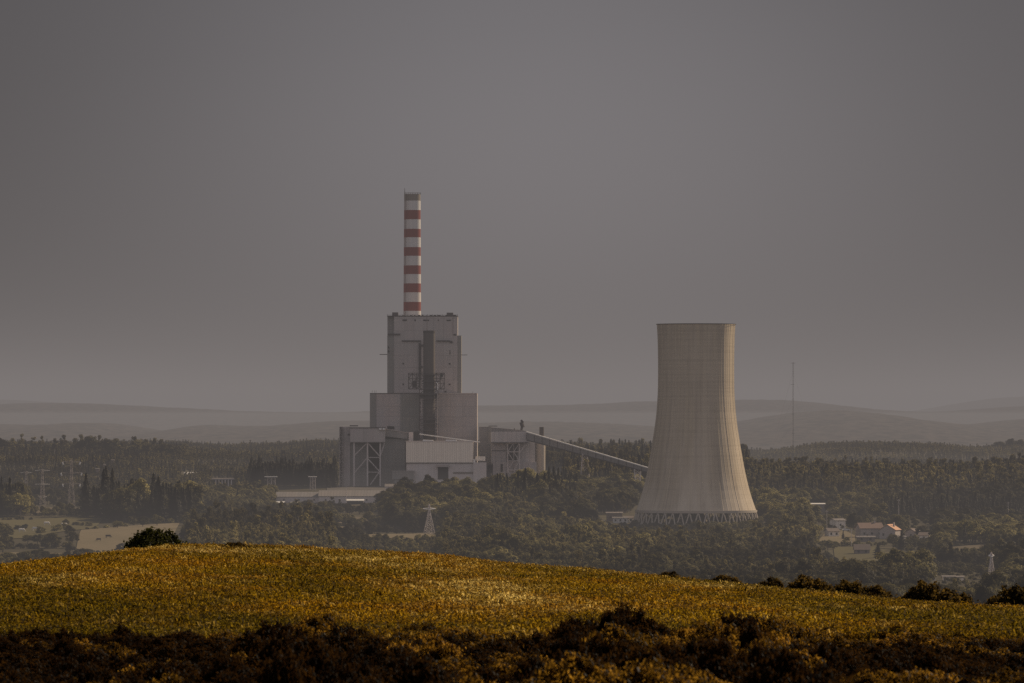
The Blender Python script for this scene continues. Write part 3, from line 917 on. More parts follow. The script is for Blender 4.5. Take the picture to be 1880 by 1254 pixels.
crops = [crop_plant(s) for s in range(6)]
cx = []; cy = []
for D in np.arange(236, 522, .52):
    xs = np.arange(X(-160, D), X(2040, D), .52 if D > 300 else .5)
    cx.append(xs + RNG.uniform(-.26, .26, len(xs))); cy.append(D + RNG.uniform(-.26, .26, len(xs)))
cx = np.concatenate(cx); cy = np.concatenate(cy)
cz = ground(cx, cy)
hs = 1.0 + .28 * snoise(cx, cy * .6, 4.0, 3) + .14 * RNG.normal(size=len(cx))
hs = np.clip(hs, .5, 1.7)
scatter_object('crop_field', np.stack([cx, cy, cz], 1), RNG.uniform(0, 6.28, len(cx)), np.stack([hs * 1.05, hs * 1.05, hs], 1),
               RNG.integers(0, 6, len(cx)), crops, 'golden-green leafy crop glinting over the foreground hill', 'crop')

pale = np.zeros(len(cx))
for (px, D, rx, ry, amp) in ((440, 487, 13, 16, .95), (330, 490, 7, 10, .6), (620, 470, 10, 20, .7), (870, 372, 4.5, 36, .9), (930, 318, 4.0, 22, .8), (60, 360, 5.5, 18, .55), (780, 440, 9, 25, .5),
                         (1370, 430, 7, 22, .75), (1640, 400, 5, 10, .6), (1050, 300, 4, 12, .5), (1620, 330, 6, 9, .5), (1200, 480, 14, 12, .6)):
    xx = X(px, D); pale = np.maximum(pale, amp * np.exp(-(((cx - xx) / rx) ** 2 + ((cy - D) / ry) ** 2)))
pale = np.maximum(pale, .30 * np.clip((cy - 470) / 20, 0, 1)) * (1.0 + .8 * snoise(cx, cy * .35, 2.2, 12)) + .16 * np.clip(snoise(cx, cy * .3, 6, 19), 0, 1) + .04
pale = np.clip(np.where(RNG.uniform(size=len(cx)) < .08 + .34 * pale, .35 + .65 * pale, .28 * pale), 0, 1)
lush_vignette = np.clip(.25 + .9 * snoise(cx, cy * .25, 9.0, 4) + .5 * snoise(cx, cy * .3, 2.5, 14) + np.clip((-cx - 4) / 18.0, 0, .6) * np.clip((430 - cy) / 120, 0, 1) + np.clip((cx - 10) / 18, 0, .5), 0, 1) * (1 - pale)  # random lush patches, plus vignette-like edge darkening put into the crop colour
for nm_, arr_ in (('pale', pale), ('lush_vignette', lush_vignette)):
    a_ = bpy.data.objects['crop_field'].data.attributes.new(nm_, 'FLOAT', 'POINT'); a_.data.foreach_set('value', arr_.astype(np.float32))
# ------------------------------------------------------------ cooling tower
TD = 3100.0
tprof = [(595, 71.6), (597, 71.6), (618, 70.4), (640, 69.8), (660, 69.5), (684, 69.4), (708, 69.6), (724, 70.1), (739.5, 71.0), (755, 72.1), (771, 73.9), (787, 76), (803, 78.6), (819, 81), (835, 83.8), (851, 86.6), (867, 89.7), (883, 93.2), (899, 97.2), (915, 102), (931, 107.6), (939, 110.5)]
tower = empty('cooling_tower', (X(1278, TD), TD, gz(X(1278, TD), TD)))
tag(tower, 'huge waisted concrete cooling tower with ribbed shell, sunlit on its right edge', 'cooling tower')


def mat_shell():
    m, nt, N, L = new_mat('ribbed_tower_concrete')
    uv = N.new('ShaderNodeUVMap').outputs[0]
    c = (.50, .415, .30)
    st = noise(nt, mapping(nt, uv, (75, 1.3, 1)), 1.0, 5, .6)
    st2 = noise(nt, mapping(nt, uv, (16, 2.2, 1)), 1.0, 5, .6)
    low = noise(nt, mapping(nt, uv, (150, 4, 1)), 1.0, 3, .6)
    rings = noise(nt, mapping(nt, uv, (2, 95, 1)), 1.0, 2, .5)
    sep = N.new('ShaderNodeSeparateXYZ'); L.new(uv, sep.inputs[0])
    col = mixc(nt, ramp(nt, st, .38, .68), c, (.385, .32, .245))
    col = mixc(nt, ramp(nt, st2, .42, .62), col, mixc(nt, .45, col, (.58, .49, .38)))
    col = mixc(nt, ramp(nt, low, .55, .75), col, mixc(nt, .3, col, (.08, .065, .05)))
    col = mixc(nt, ramp(nt, rings, .45, .7), col, mixc(nt, .16, col, (.08, .065, .05)))
    # paler drips near the bottom
    lowm = N.new('ShaderNodeMapRange'); L.new(sep.outputs[1], lowm.inputs[0]); lowm.inputs[1].default_value = .45; lowm.inputs[2].default_value = .0
    mu = N.new('ShaderNodeMath'); mu.operation = 'MULTIPLY'; L.new(lowm.outputs[0], mu.inputs[0]); L.new(ramp(nt, st2, .4, .65), mu.inputs[1])
    col = mixc(nt, mu.outputs[0], col, (.60, .51, .40))
    p = N.new('ShaderNodeBsdfPrincipled'); L.new(col, p.inputs['Base Color']); p.inputs['Roughness'].default_value = .9
    p.inputs['Specular IOR Level'].default_value = .15
    o = N.new('ShaderNodeOutputMaterial'); L.new(p.outputs[0], o.inputs[0])
    return m


def tower_shell():
    n = 432; prof = tprof
    cxx, cyy = X(1278, TD), TD
    vs = []; fs = []; uvs = []
    rows = [(r * TD / F, Z(py, TD)) for py, r in prof]
    ztop, zbot = rows[0][1], rows[-1][1]
    k = np.arange(n); th = 2 * np.pi * k / n
    rib = np.where(k % 6 == 0, .05 + .15 * np.random.default_rng(5).uniform(size=n) ** 2, 0.0)
    outer = []
    for j, (r, z) in enumerate(rows):
        rr = r + (rib if j > 0 else rib)
        outer.append(np.stack([rr * np.cos(th), rr * np.sin(th), np.full(n, z)], 1))
    inner = [np.stack([(r - .7) * np.cos(th), (r - .7) * np.sin(th), np.full(n, z)], 1) for r, z in rows[::-1]]
    V = np.concatenate(outer + inner)
    V[:, 2] -= tower.location.z
    R = len(outer) + len(inner)
    i = np.arange(R * n).reshape(R, n)
    nx = np.roll(i, -1, axis=1)
    nxt = np.roll(i, -1, axis=0)
    nxx = np.roll(nx, -1, axis=0)
    Fc = np.stack([i.ravel(), nxt.ravel(), nxx.ravel(), nx.ravel()], 1)
    me = bpy.data.meshes.new('shell'); me.from_pydata(V.tolist(), [], Fc.tolist())
    me.materials.append(mat_shell())
    uvl = me.uv_layers.new(name='UVMap')
    zz = (V[:, 2] - V[:, 2].min()) / (V[:, 2].max() - V[:, 2].min())
    col = np.tile(np.arange(n), R) / n
    li = Fc.ravel()
    u = col[li].reshape(-1, 4)
    wrap = (u.max(1) - u.min(1)) > .5
    u[wrap] = np.where(u[wrap] < .5, u[wrap] + 1, u[wrap])
    data = np.stack([u.ravel(), zz[li]], 1).astype(np.float32)
    uvl.data.foreach_set('uv', data.ravel())
    me.update()
    return link('shell', me, tower)


tower_shell()
zb = Z(939, TD) - tower.location.z
Rb = 110.5 * TD / F; Rg = 117 * TD / F
for k in range(44):
    a0 = 2 * math.pi * (k + .5) / 44; da = 2 * math.pi / 44 * .5
    b = MB()
    for sg in (-1, 1):
        b.bar((Rg * math.cos(a0), Rg * math.sin(a0), -1.2), ((Rb - .3) * math.cos(a0 + sg * da), (Rb - .3) * math.sin(a0 + sg * da), zb + .1), .42, 6, .38)
    b.build('leg', M['stack_tan']).parent = tower
b = MB(); n = 88
b.lathe(0, 0, [(Rb + .45, zb - .5), (Rb + .5, zb + .9)], n, cap=False); b.build('ring_beam', M['stack_tan']).parent = tower
b = MB(); b.lathe(0, 0, [(Rg + 1.2, -3), (Rg + 1.2, 1.0), (Rg + .6, 1.0)], n, cap=True); b.build('basin', M['stack_dark']).parent = tower
b = MB()
for a in (-2.4, -1.1, .9):
    for q in range(0, 30):
        pass
b.lathe(0, 0, [(71.6 * TD / F + .5, Z(596.2, TD) - tower.location.z), (71.6 * TD / F + .6, Z(594.8, TD) - tower.location.z)], 144, cap=False); b.build('rim', M['stack_dark']).parent = tower

# ------------------------------------------------------------------ chimney
CD = 4075.0


def lcx(px, D): return X(px, D)


ch = empty('chimney', (X(757, CD), CD, gz(X(757, CD), CD)))
tag(ch, 'tall red and white banded chimney rising behind the boiler house', 'chimney')
bands = [(900, 'w'), (577, 'w'), (571, 'w'), (554.5, 'r'), (537, 'w'), (520.5, 'r'), (503.5, 'w'), (487.5, 'r'), (470, 'w'), (454, 'r'), (436, 'w'), (420.5, 'r'), (403, 'w'), (386, 'r'), (368.7, 'w'), (356.5, 'd')]
b = MB(); prof = []; mis = []
for py, c in bands:
    r = (14.2 + (py - 356) * .0042 * (1 if py < 600 else 1)) * CD / F
    prof.append((r, Z(py, CD)))
    mis.append({'w': 0, 'r': 1, 'd': 2}[c])
mis = mis[1:] + [2]
b.lathe(X(757.8, CD), CD, prof, 40, mis=mis)
b.build('shaft', [M['band_white'], M['red'], M['band_dark']], ch)
b = MB()  # lift shaft on the left flank
xl0, xl1 = X(741.6, CD), X(744.6, CD)
for k in range(1, len(bands)):
    p0, c = bands[k - 1][0], bands[k][1]
    mi = {'w': 0, 'r': 1, 'd': 2}[c]
    sh = (bands[k][0] - 356) * .006
    b.pbox(742.0 - sh, 745.4, bands[k][0], p0, CD - 3.5, 3, mi)
b.build('lift_shaft', [M['steel'], M['red'], M['band_dark']], ch)
b = MB(); b.bar((X(743, CD), CD, Z(357, CD)), (X(743, CD), CD, Z(345, CD)), .28, 6, .12); b.build('antenna', M['steel_dark'], ch)
b = MB()
r = 14.6 * CD / F
for k in range(20):
    t = 6.283 * k / 20; xx = X(757.8, CD) + r * math.cos(t); yy = CD + r * math.sin(t)
    t2 = 6.283 * (k + 1) / 20; x2 = X(757.8, CD) + r * math.cos(t2); y2 = CD + r * math.sin(t2)
    b.bar((xx, yy, Z(357, CD)), (xx, yy, Z(353.8, CD)), .09)
    b.bar((xx, yy, Z(354, CD)), (x2, y2, Z(354, CD)), .08)
b.build('railing', M['steel_dark'], ch)

# -------------------------------------------------------------- boiler house
BD = 4000.0
bh = empty('boiler_house', (X(776, BD), BD, gz(X(776, BD), BD)))
tag(bh, 'tall stepped grey windowless boiler house standing below the banded chimney', 'building')
part(bh, 'upper_wall', M['panel'], (723, 840, 580.5, 724, BD, 44))
part(bh, 'wing_wall', M['panel_green'], (711, 722.9, 616, 724, BD + .6, 40), (840.1, 847, 616, 724, BD + .4, 38))
part(bh, 'recessed_wall', M['panel_dark'], (711.3, 722.9, 580.5, 615.6, BD + 4, 34))
part(bh, 'lower_wall', M['panel_low'], (679, 876, 722.2, 900, BD - 16, 70))
part(bh, 'side_wall', M['panel_green'], (735.5, 769, 723.5, 812, BD - 16.8, .6), (679, 690, 723.5, 812, BD - 16.6, .4))
b = MB()
for k in range(15):
    xx = 711 + k * 9.2
    b.bar((X(xx, BD), BD + .5, Z(580.5, BD)), (X(xx, BD), BD + .5, Z(576.6, BD)), .10)
b.bar((X(711, BD), BD + .5, Z(578.3, BD)), (X(840, BD), BD + .5, Z(578.3, BD)), .10)
for k in range(16):
    b.pbox(724 + k * 7.2, 724 + k * 7.2 + random.uniform(2, 6), 580.4 - random.uniform(.8, 2.6), 580.6, BD + 3, 3)
b.build('roof_railing', M['steel_dark'], bh)
part(bh, 'parapet', M['steel_dark'], (710.7, 840.3, 579.6, 580.9, BD - .4, 45))
for q in ((720, 731, 573.5, 580.4), (820, 832, 574, 580.4)):
    part(bh, 'roof_box', M['stack_dark'], q + (BD + 2, 8))
for (a, c, e, f) in ((739, 747, 586.5, 589.2), (761, 763.3, 586.5, 589.5), (777, 788, 586.8, 589.2), (804, 806, 587, 589), (820, 828, 587, 589.2),
                     (739, 741.6, 666, 669), (739, 741.6, 704, 707), (824, 827, 666.5, 669.2), (824, 827, 704.5, 707.2), (825.4, 826.8, 643, 651),
                     (712, 714.5, 636, 639.5), (712, 714.2, 643, 647), (816, 819.5, 717.5, 720.4), (833, 837, 613, 616)):
    part(bh, 'vent', M['dark'], (a, c, e, f, BD - .25, .3))
for q in ((738, 773, 624.8, 627), (801, 826, 624.8, 627), (826, 830.5, 626, 629.5), (711.5, 734.5, 612.5, 615)):
    part(bh, 'ledge', M['steel_dark'], q + (BD - 1.1, 1.0))
part(bh, 'duct', M['steel'], (773.5, 777, 627, 682, BD - 1.4, 1.2))
part(bh, 'duct', M['steel_dark'], (768.8, 772, 630, 712, BD - 1.5, 1.3), (769, 778, 632.5, 636, BD - 2.2, .6), (769, 776, 672, 675.5, BD - 2.2, .6))
part(bh, 'downpipe', M['steel'], (783.5, 784.2, 581, 607, BD - .4, .3), (831, 831.8, 581, 616, BD - .4, .3))
part(bh, 'bracket', M['steel_dark'], (697, 711, 650.1, 651.4, BD + 2, .6))
part(bh, 'bracket', M['steel_dark'], (847, 858, 651.2, 652.2, BD + 2, .6))
part(bh, 'roof_edge', M['steel_pale'], (806, 876, 721.6, 722.8, BD - 16.5, 1))
part(bh, 'roof_edge', M['steel_dark'], (679, 770, 721.6, 722.8, BD - 16.5, 1))
b = MB()
for px in (684, 688, 691, 868):
    b.bar((X(px, BD), BD - 14, Z(722, BD)), (X(px + .6, BD), BD - 14, Z(717 if px < 700 else 719, BD)), .1)
b.build('mast', M['steel_dark'], bh)

# auxiliary stack with its platforms and frame
AD = BD - 26
st = empty('flue_stack', (X(788, AD), AD, gz(X(788, AD), AD)))
tag(st, 'dark grey round flue stack with sunlit right edge in front of the boiler house', 'stack')
b = MB(); b.lathe(X(788, AD), AD, [(10.8 * AD / F, Z(900, AD)), (10.8 * AD / F, Z(607.5, AD)), (9.6 * AD / F, Z(607.3, AD))], 36); b.build('shaft', M['stack_dark'], st, smooth=False)
b = MB(); b.lathe(X(788, AD), AD, [(11.2 * AD / F, Z(611, AD)), (11.2 * AD / F, Z(607, AD))], 36, cap=False); b.build('collar', M['steel_dark'], st)


def lattice(b, px0, px1, py0, py1, D, nx, nz, r=.22, depth=0.0, diag=True):
    xs = [px0 + (px1 - px0) * k / nx for k in range(nx + 1)]
    zs = [py0 + (py1 - py0) * k / nz for k in range(nz + 1)]
    for y in ([D] if depth == 0 else [D, D + depth]):
        for x_ in xs: b.bar((X(x_, D), y, Z(py0, D)), (X(x_, D), y, Z(py1, D)), r)
        for z_ in zs: b.bar((X(px0, D), y, Z(z_, D)), (X(px1, D), y, Z(z_, D)), r)
        if diag:
            for i in range(nx):
                for j in range(nz):
                    a, c = (xs[i], xs[i + 1]) if (i + j) % 2 else (xs[i + 1], xs[i])
                    b.bar((X(a, D), y, Z(zs[j], D)), (X(c, D), y, Z(zs[j + 1], D)), r * .75)
    if depth:
        for x_ in xs:
            for z_ in zs: b.bar((X(x_, D), D, Z(z_, D)), (X(x_, D), D + depth, Z(z_, D)), r * .8)


LD = AD - 7
b = MB(); lattice(b, 750, 816, 685, 714, LD, 9, 3, .20, 8); b.build('platform_frame', M['steel_dark'], st)
b = MB(); lattice(b, 770, 804, 715, 806, LD, 3, 11, .20, 8); b.build('support_frame', M['steel_dark'], st)
b = MB()
for py, a, c in ((688, 751, 815), (700, 765, 808), (714, 751, 815), (724, 768, 806), (731, 768, 806), (770, 769, 805), (778, 769, 805), (790, 769, 805)):
    b.pbox(a, c, py - .8, py + .8, LD - .5, 6)
b.build('walkway', M['steel_dark'], st)
for (a, c, e, f) in ((758, 765, 699, 712), (808, 813, 685, 692), (770, 777, 722, 730), (798, 804, 722, 731)):
    part(st, 'equipment_box', M['steel_dark'], (a, c, e, f, LD + 2, 3))
b = MB()
pts = [(803.5, 716), (804, 707), (802.5, 703), (800.5, 702)]
for p, q in zip(pts[:-1], pts[1:]): b.bar((X(p[0], LD), LD - 1, Z(p[1], LD)), (X(q[0], LD), LD - 1, Z(q[1], LD)), .38, 8)
b.build('pipe', M['white'], st)
b = MB()
for p in ((773, 698, 712), (774, 736, 760)): b.bar((X(p[0], LD), LD - 1, Z(p[1], LD)), (X(p[0], LD), LD - 1, Z(p[2], LD)), .35, 8)
b.bar((X(803.5, LD), LD - 1, Z(722, LD)), (X(803.5, LD), LD - 1, Z(810, LD)), .35, 8)
b.build('pipe', M['steel'], st)

# ------------------------------------------------------- left bunker building
WD = 3962.0
lb = empty('coal_bunker_building', (X(680, WD), WD, gz(X(680, WD), WD)))
tag(lb, 'dark blocky bunker building at the left end of the plant, with braced steel frame', 'building')
part(lb, 'wall', M['panel_green'], (630, 745, 806, 905, WD, 22))
part(lb, 'wall', M['panel_mid'], (630, 643, 783.5, 905, WD - 1.0, .8))
part(lb, 'upper_wall', M['panel_green'], (643.1, 745, 800, 805.9, WD + 3, 18))
part(lb, 'gallery', M['panel'], (643, 707, 785.5, 812, WD - 9, 14))
part(lb, 'roof_edge', M['steel_dark'], (642.6, 707.4, 784.6, 786, WD - 9.4, 15), (642, 657, 780.8, 782.8, WD - 6, 6))
part(lb, 'stair_tower', M['steel_dark'], (624, 629.8, 784, 903, WD - 2, 6))
b = MB(); lattice(b, 623.6, 629.4, 784, 903, WD - 3, 1, 13, .25); b.build('stair_frame', M['steel'], lb)
part(lb, 'recess', M['dark'], (677, 697, 813, 900, WD - .4, .5), (638.5, 642, 796.5, 799.5, WD - 1.3, .4))
b = MB(); DD = WD - 7
for px in (650, 674.6, 698): b.pbox(px - 1.3, px + 1.3, 812, 903, DD, 1.1)
for (a, p, c, q) in ((675, 813, 697, 838), (675, 842, 697, 866), (697, 866, 680, 890), (651, 836, 673, 814), (651, 868, 673, 842), (697, 842, 706, 813)):
    b.bar((X(a, DD), DD + .5, Z(p, DD)), (X(c, DD), DD + .5, Z(q, DD)), .42)
for py in (840, 867): b.bar((X(675, DD), DD + .5, Z(py, DD)), (X(698, DD), DD + .5, Z(py, DD)), .3)
b.build('support_frame', M['steel_pale'], lb)
for px in (699, 705.3):
    b = MB(); b.bar((X(px, WD) - .9, WD - 10, Z(788, WD)), (X(px, WD) + .9, WD - 10, Z(788, WD)), .85, 12); b.build('tank', M['white'], lb)
part(lb, 'roof_unit', M['dark'], (711, 724, 782.5, 788.5, WD + 6, 5))
b = MB(); b.poly([(X(707, WD), Z(788, WD)), (X(748, WD), Z(795, WD)), (X(748, WD), Z(806, WD)), (X(707, WD), Z(801, WD))], WD - 3, WD + 2.9); b.build('transfer_duct', M['panel_dark'], lb)
b = MB(); b.poly([(X(707, WD), Z(787, WD)), (X(750, WD), Z(794, WD)), (X(750, WD), Z(795.2, WD)), (X(707, WD), Z(788.2, WD))], WD - 3.5, WD + 3.5); b.build('duct_roof', M['steel'], lb)
part(lb, 'roof_unit', M['steel_pale'], (750.5, 758.5, 793.5, 810, WD - 4, 5))
part(lb, 'roof_unit', M['dark'], (760, 768.5, 792, 811, WD - 3, 4))
part(lb, 'annex', M['panel_dark'], (720, 760, 864, 880, WD - 30, 20))
part(lb, 'annex_wall', M['panel_green'], (723, 756, 880, 900, WD - 29, 18))

# ------------------------------------------------------------------ the hall
HD = 3935.0
hl = empty('turbine_hall', (X(808, HD), HD, gz(X(808, HD), HD)))
tag(hl, 'long cream clad hall in front of the boiler house above the trees', 'building')
part(hl, 'upper_wall', M['cream'], (745.5, 868.5, 810.8, 849.5, HD, 20))
part(hl, 'wall', M['grey_pale'], (746, 892, 850, 905, HD + .6, 28))
part(hl, 'eave', M['steel_dark'], (745, 869, 849.2, 850.4, HD - .3, .8))
part(hl, 'roof_edge', M['steel_pale'], (745, 869, 809.9, 811.1, HD - .3, 20.5))
part(hl, 'corner_pillar', M['steel_dark'], (743.3, 745.2, 812, 885, HD + .2, 4))
for a, c in ((776, 796), (818, 839)):
    b = MB(); b.poly([(X(a, HD), Z(810, HD)), (X(a + .5, HD), Z(807, HD)), (X(c - 1, HD), Z(808, HD)), (X(c, HD), Z(810.2, HD))], HD + 1, HD + 5); b.build('roof_light', M['white'], hl)
part(hl, 'doorway', M['dark'], (804, 823, 857, 880, HD + .2, .5))
part(hl, 'canopy', M['steel'], (801, 824, 853.5, 857.5, HD - 3, 3.4))
part(hl, 'wall_band', M['stone'], (832, 874, 866.5, 869.8, HD + .2, .5))
part(hl, 'annex', M['grey_pale'], (868.8, 893, 849, 890, HD - 2, 2.5))
part(hl, 'roof_unit', M['cream'], (873, 891, 838, 846, HD + 2, 6))
part(hl, 'roof_unit', M['white'], (869, 872.5, 843, 853, HD - 1, 1))
b = MB(); b.bar((X(770, HD), HD + 2, Z(797, HD)), (X(881, HD), HD + 2, Z(812, HD)), .42, 8); b.build('pipe_bridge', M['white'], hl)

# --------------------------------------------------------- right bunker house
RD = 3960.0
rb = empty('transfer_house', (X(930, RD), RD, gz(X(930, RD), RD)))
tag(rb, 'pale transfer house on braced legs where the conveyor bridge enters the plant', 'building')
part(rb, 'rear_wall', M['panel_dark'], (879.5, 901.5, 783.5, 900, RD + 8, 20))
part(rb, 'gallery', M['panel_pale'], (901.8, 970, 792.6, 812.5, RD - 8, 14))
b = MB(); b.poly([(X(901.5, RD), Z(792.6, RD)), (X(901.5, RD), Z(784.5, RD)), (X(958, RD), Z(789.5, RD)), (X(970, RD), Z(792.6, RD))], RD - 5, RD + 5); b.build('roof', M['roof_metal'], rb)
part(rb, 'roof_ridge', M['steel_dark'], (897, 913, 781.6, 783, RD + 9, 4))
part(rb, 'wall', M['panel_mid'], (902.2, 929.8, 812.8, 905, RD, 18))
part(rb, 'wall', M['panel_pale'], (949, 982.5, 800, 870, RD + 2, 22))
part(rb, 'rear_panel', M['panel_dark'], (930, 948.8, 813, 900, RD + 12, 2))
part(rb, 'eave', M['steel_dark'], (901.4, 970.4, 811.9, 813, RD - 8.3, 1.5), (903, 929, 826.8, 828.2, RD - .3, .4), (955, 984, 864.5, 866.5, RD + 1.6, .5))
part(rb, 'annex', M['panel_mid'], (905, 985, 848, 905, RD - 4, 3.7))
b = MB(); lattice(b, 932, 943, 813, 880, RD - 6, 1, 4, .36); lattice(b, 943, 954, 813, 880, RD - 6, 1, 4, .36)
b.bar((X(954, RD), RD - 6, Z(832, RD)), (X(966, RD), RD - 6, Z(814, RD)), .4)
b.build('support_frame', M['steel_pale'], rb)
part(rb, 'chute', M['steel_dark'], (934, 950, 815, 838, RD - 3, 3))
part(rb, 'door', M['dark'], (919, 923, 852, 866, RD - 4.3, .4))
part(rb, 'door', M['dark'], (896, 905, 853, 869, RD - 4.2, .5))
b = MB()
for p, q, r in (((957, 792), (958, 785), .9), ((960, 785), (957, 775), 1.5), ((957, 775), (960, 772.5), 1.3)):
    b.bar((X(p[0], RD), RD + 4, Z(p[1], RD)), (X(q[0], RD), RD + 4, Z(q[1], RD)), r, 8)
b.build('bent_duct', M['steel_dark'], rb)
for px in (944, 957):
    b = MB(); b.bar((X(px + 1.5, RD), RD - 2, Z(792, RD)), (X(px, RD), RD - 2, Z(786, RD)), .35, 6); b.build('roof_pipe', M['steel_dark'], rb)

# silo
SD = 3985.0
si = empty('silo', (X(991, SD), SD, gz(X(991, SD), SD)))
tag(si, 'round concrete silo with sunlit right side standing under the conveyor bridge', 'silo')
b = MB(); b.lathe(X(991.5, SD), SD, [(9.6 * SD / F, Z(905, SD)), (9.6 * SD / F, Z(801, SD))], 36); b.build('shaft', M['stack_tan'], si)
b = MB(); b.lathe(X(994.5, SD), SD, [(4.3 * SD / F, Z(801, SD)), (4.3 * SD / F, Z(784, SD))], 20); b.build('headpiece', M['stack_dark'], si)

# conveyor bridge
cb = empty('conveyor_bridge', (X(1075, 3950), 3950, gz(X(1075, 3950), 3950)))
tag(cb, 'long sloping enclosed conveyor bridge running down towards the cooling tower', 'conveyor')
p0 = (967, 792.5, 3950.0); p1 = (1192, 859.0, 3800.0)


def cbp(t, off):
    px = p0[0] + (p1[0] - p0[0]) * t; py = p0[1] + (p1[1] - p0[1]) * t + off; D = p0[2] + (p1[2] - p0[2]) * t
    return Vector((X(px, D), D, Z(py, D)))


K = 16
b = MB()
for k in range(K):
    t0, t1 = k / K, (k + 1) / K
    h0, h1 = 15 - 6 * min(1, t0 * 1.2), 15 - 6 * min(1, t1 * 1.2)
    a0, a1, c0, c1 = cbp(t0, 1.4), cbp(t1, 1.4), cbp(t0, 1.4 + h0), cbp(t1, 1.4 + h1)
    o_ = Vector((0, 4, 0))
    b.add([a0, a1, c1, c0, a0 + o_, a1 + o_, c1 + o_, c0 + o_], [(0, 3, 2, 1), (4, 5, 6, 7), (0, 1, 5, 4), (3, 7, 6, 2)] + ([(0, 4, 7, 3)] if k == 0 else []) + ([(1, 2, 6, 5)] if k == K - 1 else []))
b.build('gallery', M['panel_dark'], cb)
b = MB()
for k in range(K):
    b.bar(cbp(k / K, .7) + Vector((0, -.5, 0)), cbp((k + 1) / K - .004, .7) + Vector((0, -.5, 0)), .55, 6)
b.build('roof', M['white'], cb)
b = MB()
for k in range(K):
    b.bar(cbp(k / K, 15.5 - 6 * min(1, k / K * 1.2)) + Vector((0, -.3, 0)), cbp((k + 1) / K, 15.5 - 6 * min(1, (k + 1) / K * 1.2)) + Vector((0, -.3, 0)), .3, 4)
    b.bar(cbp(k / K, 1.4) + Vector((0, -.3, 0)), cbp(k / K, 15.5 - 6 * min(1, k / K * 1.2)) + Vector((0, -.3, 0)), .22, 4)
b.build('truss', M['steel_dark'], cb)
for (tt, w0, w1) in ((.475, 1.6, 8.0), (.905, 2.2, 2.4)):
    base = cbp(tt, 9); b = MB()
    zg = gz(base.x, base.y + 2) - 1
    for yy in (.2, 3.8):
        L0 = Vector((base.x - w0, base.y + yy, base.z)); R0 = Vector((base.x + w0, base.y + yy, base.z))
        L1 = Vector((base.x - w1 * .48, base.y + yy, zg)); R1 = Vector((base.x + w1 * .48, base.y + yy, zg))
        b.bar(L0, L1, .38); b.bar(R0, R1, .38)
        for q in range(6):
            u, v = q / 6, (q + 1) / 6
            A, B2 = L0.lerp(L1, u), R0.lerp(R1, v)
            C2, D2 = R0.lerp(R1, u), L0.lerp(L1, v)
            b.bar(A, B2, .18); b.bar(C2, D2, .18); b.bar(D2, B2, .18)
    b.build('trestle', M['steel_pale'], cb)


# ---------------------------------------------------------- sheds and houses
def gable(name, px, D, w, d, hw, hr, label, wall, roof, rz=0.0, cat='house', wins=2, chimney=False, ridge_x=True, group=None, sink=1.5, open_front=False, zoff=0.0):
    """house with a pitched roof; w, d, hw wall height, hr roof rise in metres"""
    x = X(px, D); z = gz(x, D) + zoff
    o = empty(name, (x, D, z), rz); tag(o, label, cat, group)
    b = MB()
    if ridge_x:
        b.box(-w / 2, w / 2, 0, d, -sink, hw)
        b.add([(-w / 2, 0, hw), (-w / 2, d, hw), (-w / 2, d / 2, hw + hr)], [(0, 1, 2)])
        b.add([(w / 2, 0, hw), (w / 2, d, hw), (w / 2, d / 2, hw + hr)], [(0, 2, 1)])
    else:
        b.box(-w / 2, w / 2, 0, d, -sink, hw)
        b.add([(-w / 2, 0, hw), (w / 2, 0, hw), (0, 0, hw + hr)], [(0, 1, 2)])
        b.add([(-w / 2, d, hw), (w / 2, d, hw), (0, d, hw + hr)], [(0, 2, 1)])
    me = b.build('wall', wall); me.parent = o
    e = .5; t = .22
    b = MB()
    if ridge_x:
        sl = hr / (d / 2)
        for s in (0, 1):
            y0, z0 = (-e, hw - e * sl) if s == 0 else (d + e, hw - e * sl)
            y1, z1 = d / 2, hw + hr
            b.add([(-w / 2 - e, y0, z0 + .05), (w / 2 + e, y0, z0 + .05), (w / 2 + e, y1, z1 + .05), (-w / 2 - e, y1, z1 + .05),
                   (-w / 2 - e, y0, z0 + t), (w / 2 + e, y0, z0 + t), (w / 2 + e, y1, z1 + t), (-w / 2 - e, y1, z1 + t)],
                  [(0, 1, 2, 3), (4, 7, 6, 5), (0, 4, 5, 1), (0, 3, 7, 4), (1, 5, 6, 2)])
    else:
        sl = hr / (w / 2)
        for s in (-1, 1):
            x0, z0 = s * (w / 2 + e), hw - e * sl
            b.add([(x0, -e, z0 + .05), (0, -e, hw + hr + .05), (0, d + e, hw + hr + .05), (x0, d + e, z0 + .05),
                   (x0, -e, z0 + t), (0, -e, hw + hr + t), (0, d + e, hw + hr + t), (x0, d + e, z0 + t)],
                  [(0, 1, 2, 3), (4, 7, 6, 5), (0, 4, 5, 1), (0, 3, 7, 4), (3, 2, 6, 7)])
    ro = b.build('roof', roof); ro.parent = o
    if chimney:
        b = MB(); b.box(w * .2, w * .2 + .8, d * .5 - .4, d * .5 + .4, hw + hr * .4, hw + hr + 1.2); c = b.build('chimney', wall); c.parent = ro
    for k in range(wins):
        xx = -w / 2 + w * (k + .5) / wins
        b = MB(); b.box(xx - .5, xx + .5, -.06, .1, hw * .35, hw * .35 + 1.2); c = b.build('window', M['glass_dark']); c.parent = o
    if open_front:
        b = MB(); b.box(-w * .46, w * .46, -.08, .1, -.5, hw * .72); c = b.build('opening', M['dark']); c.parent = o
    return o


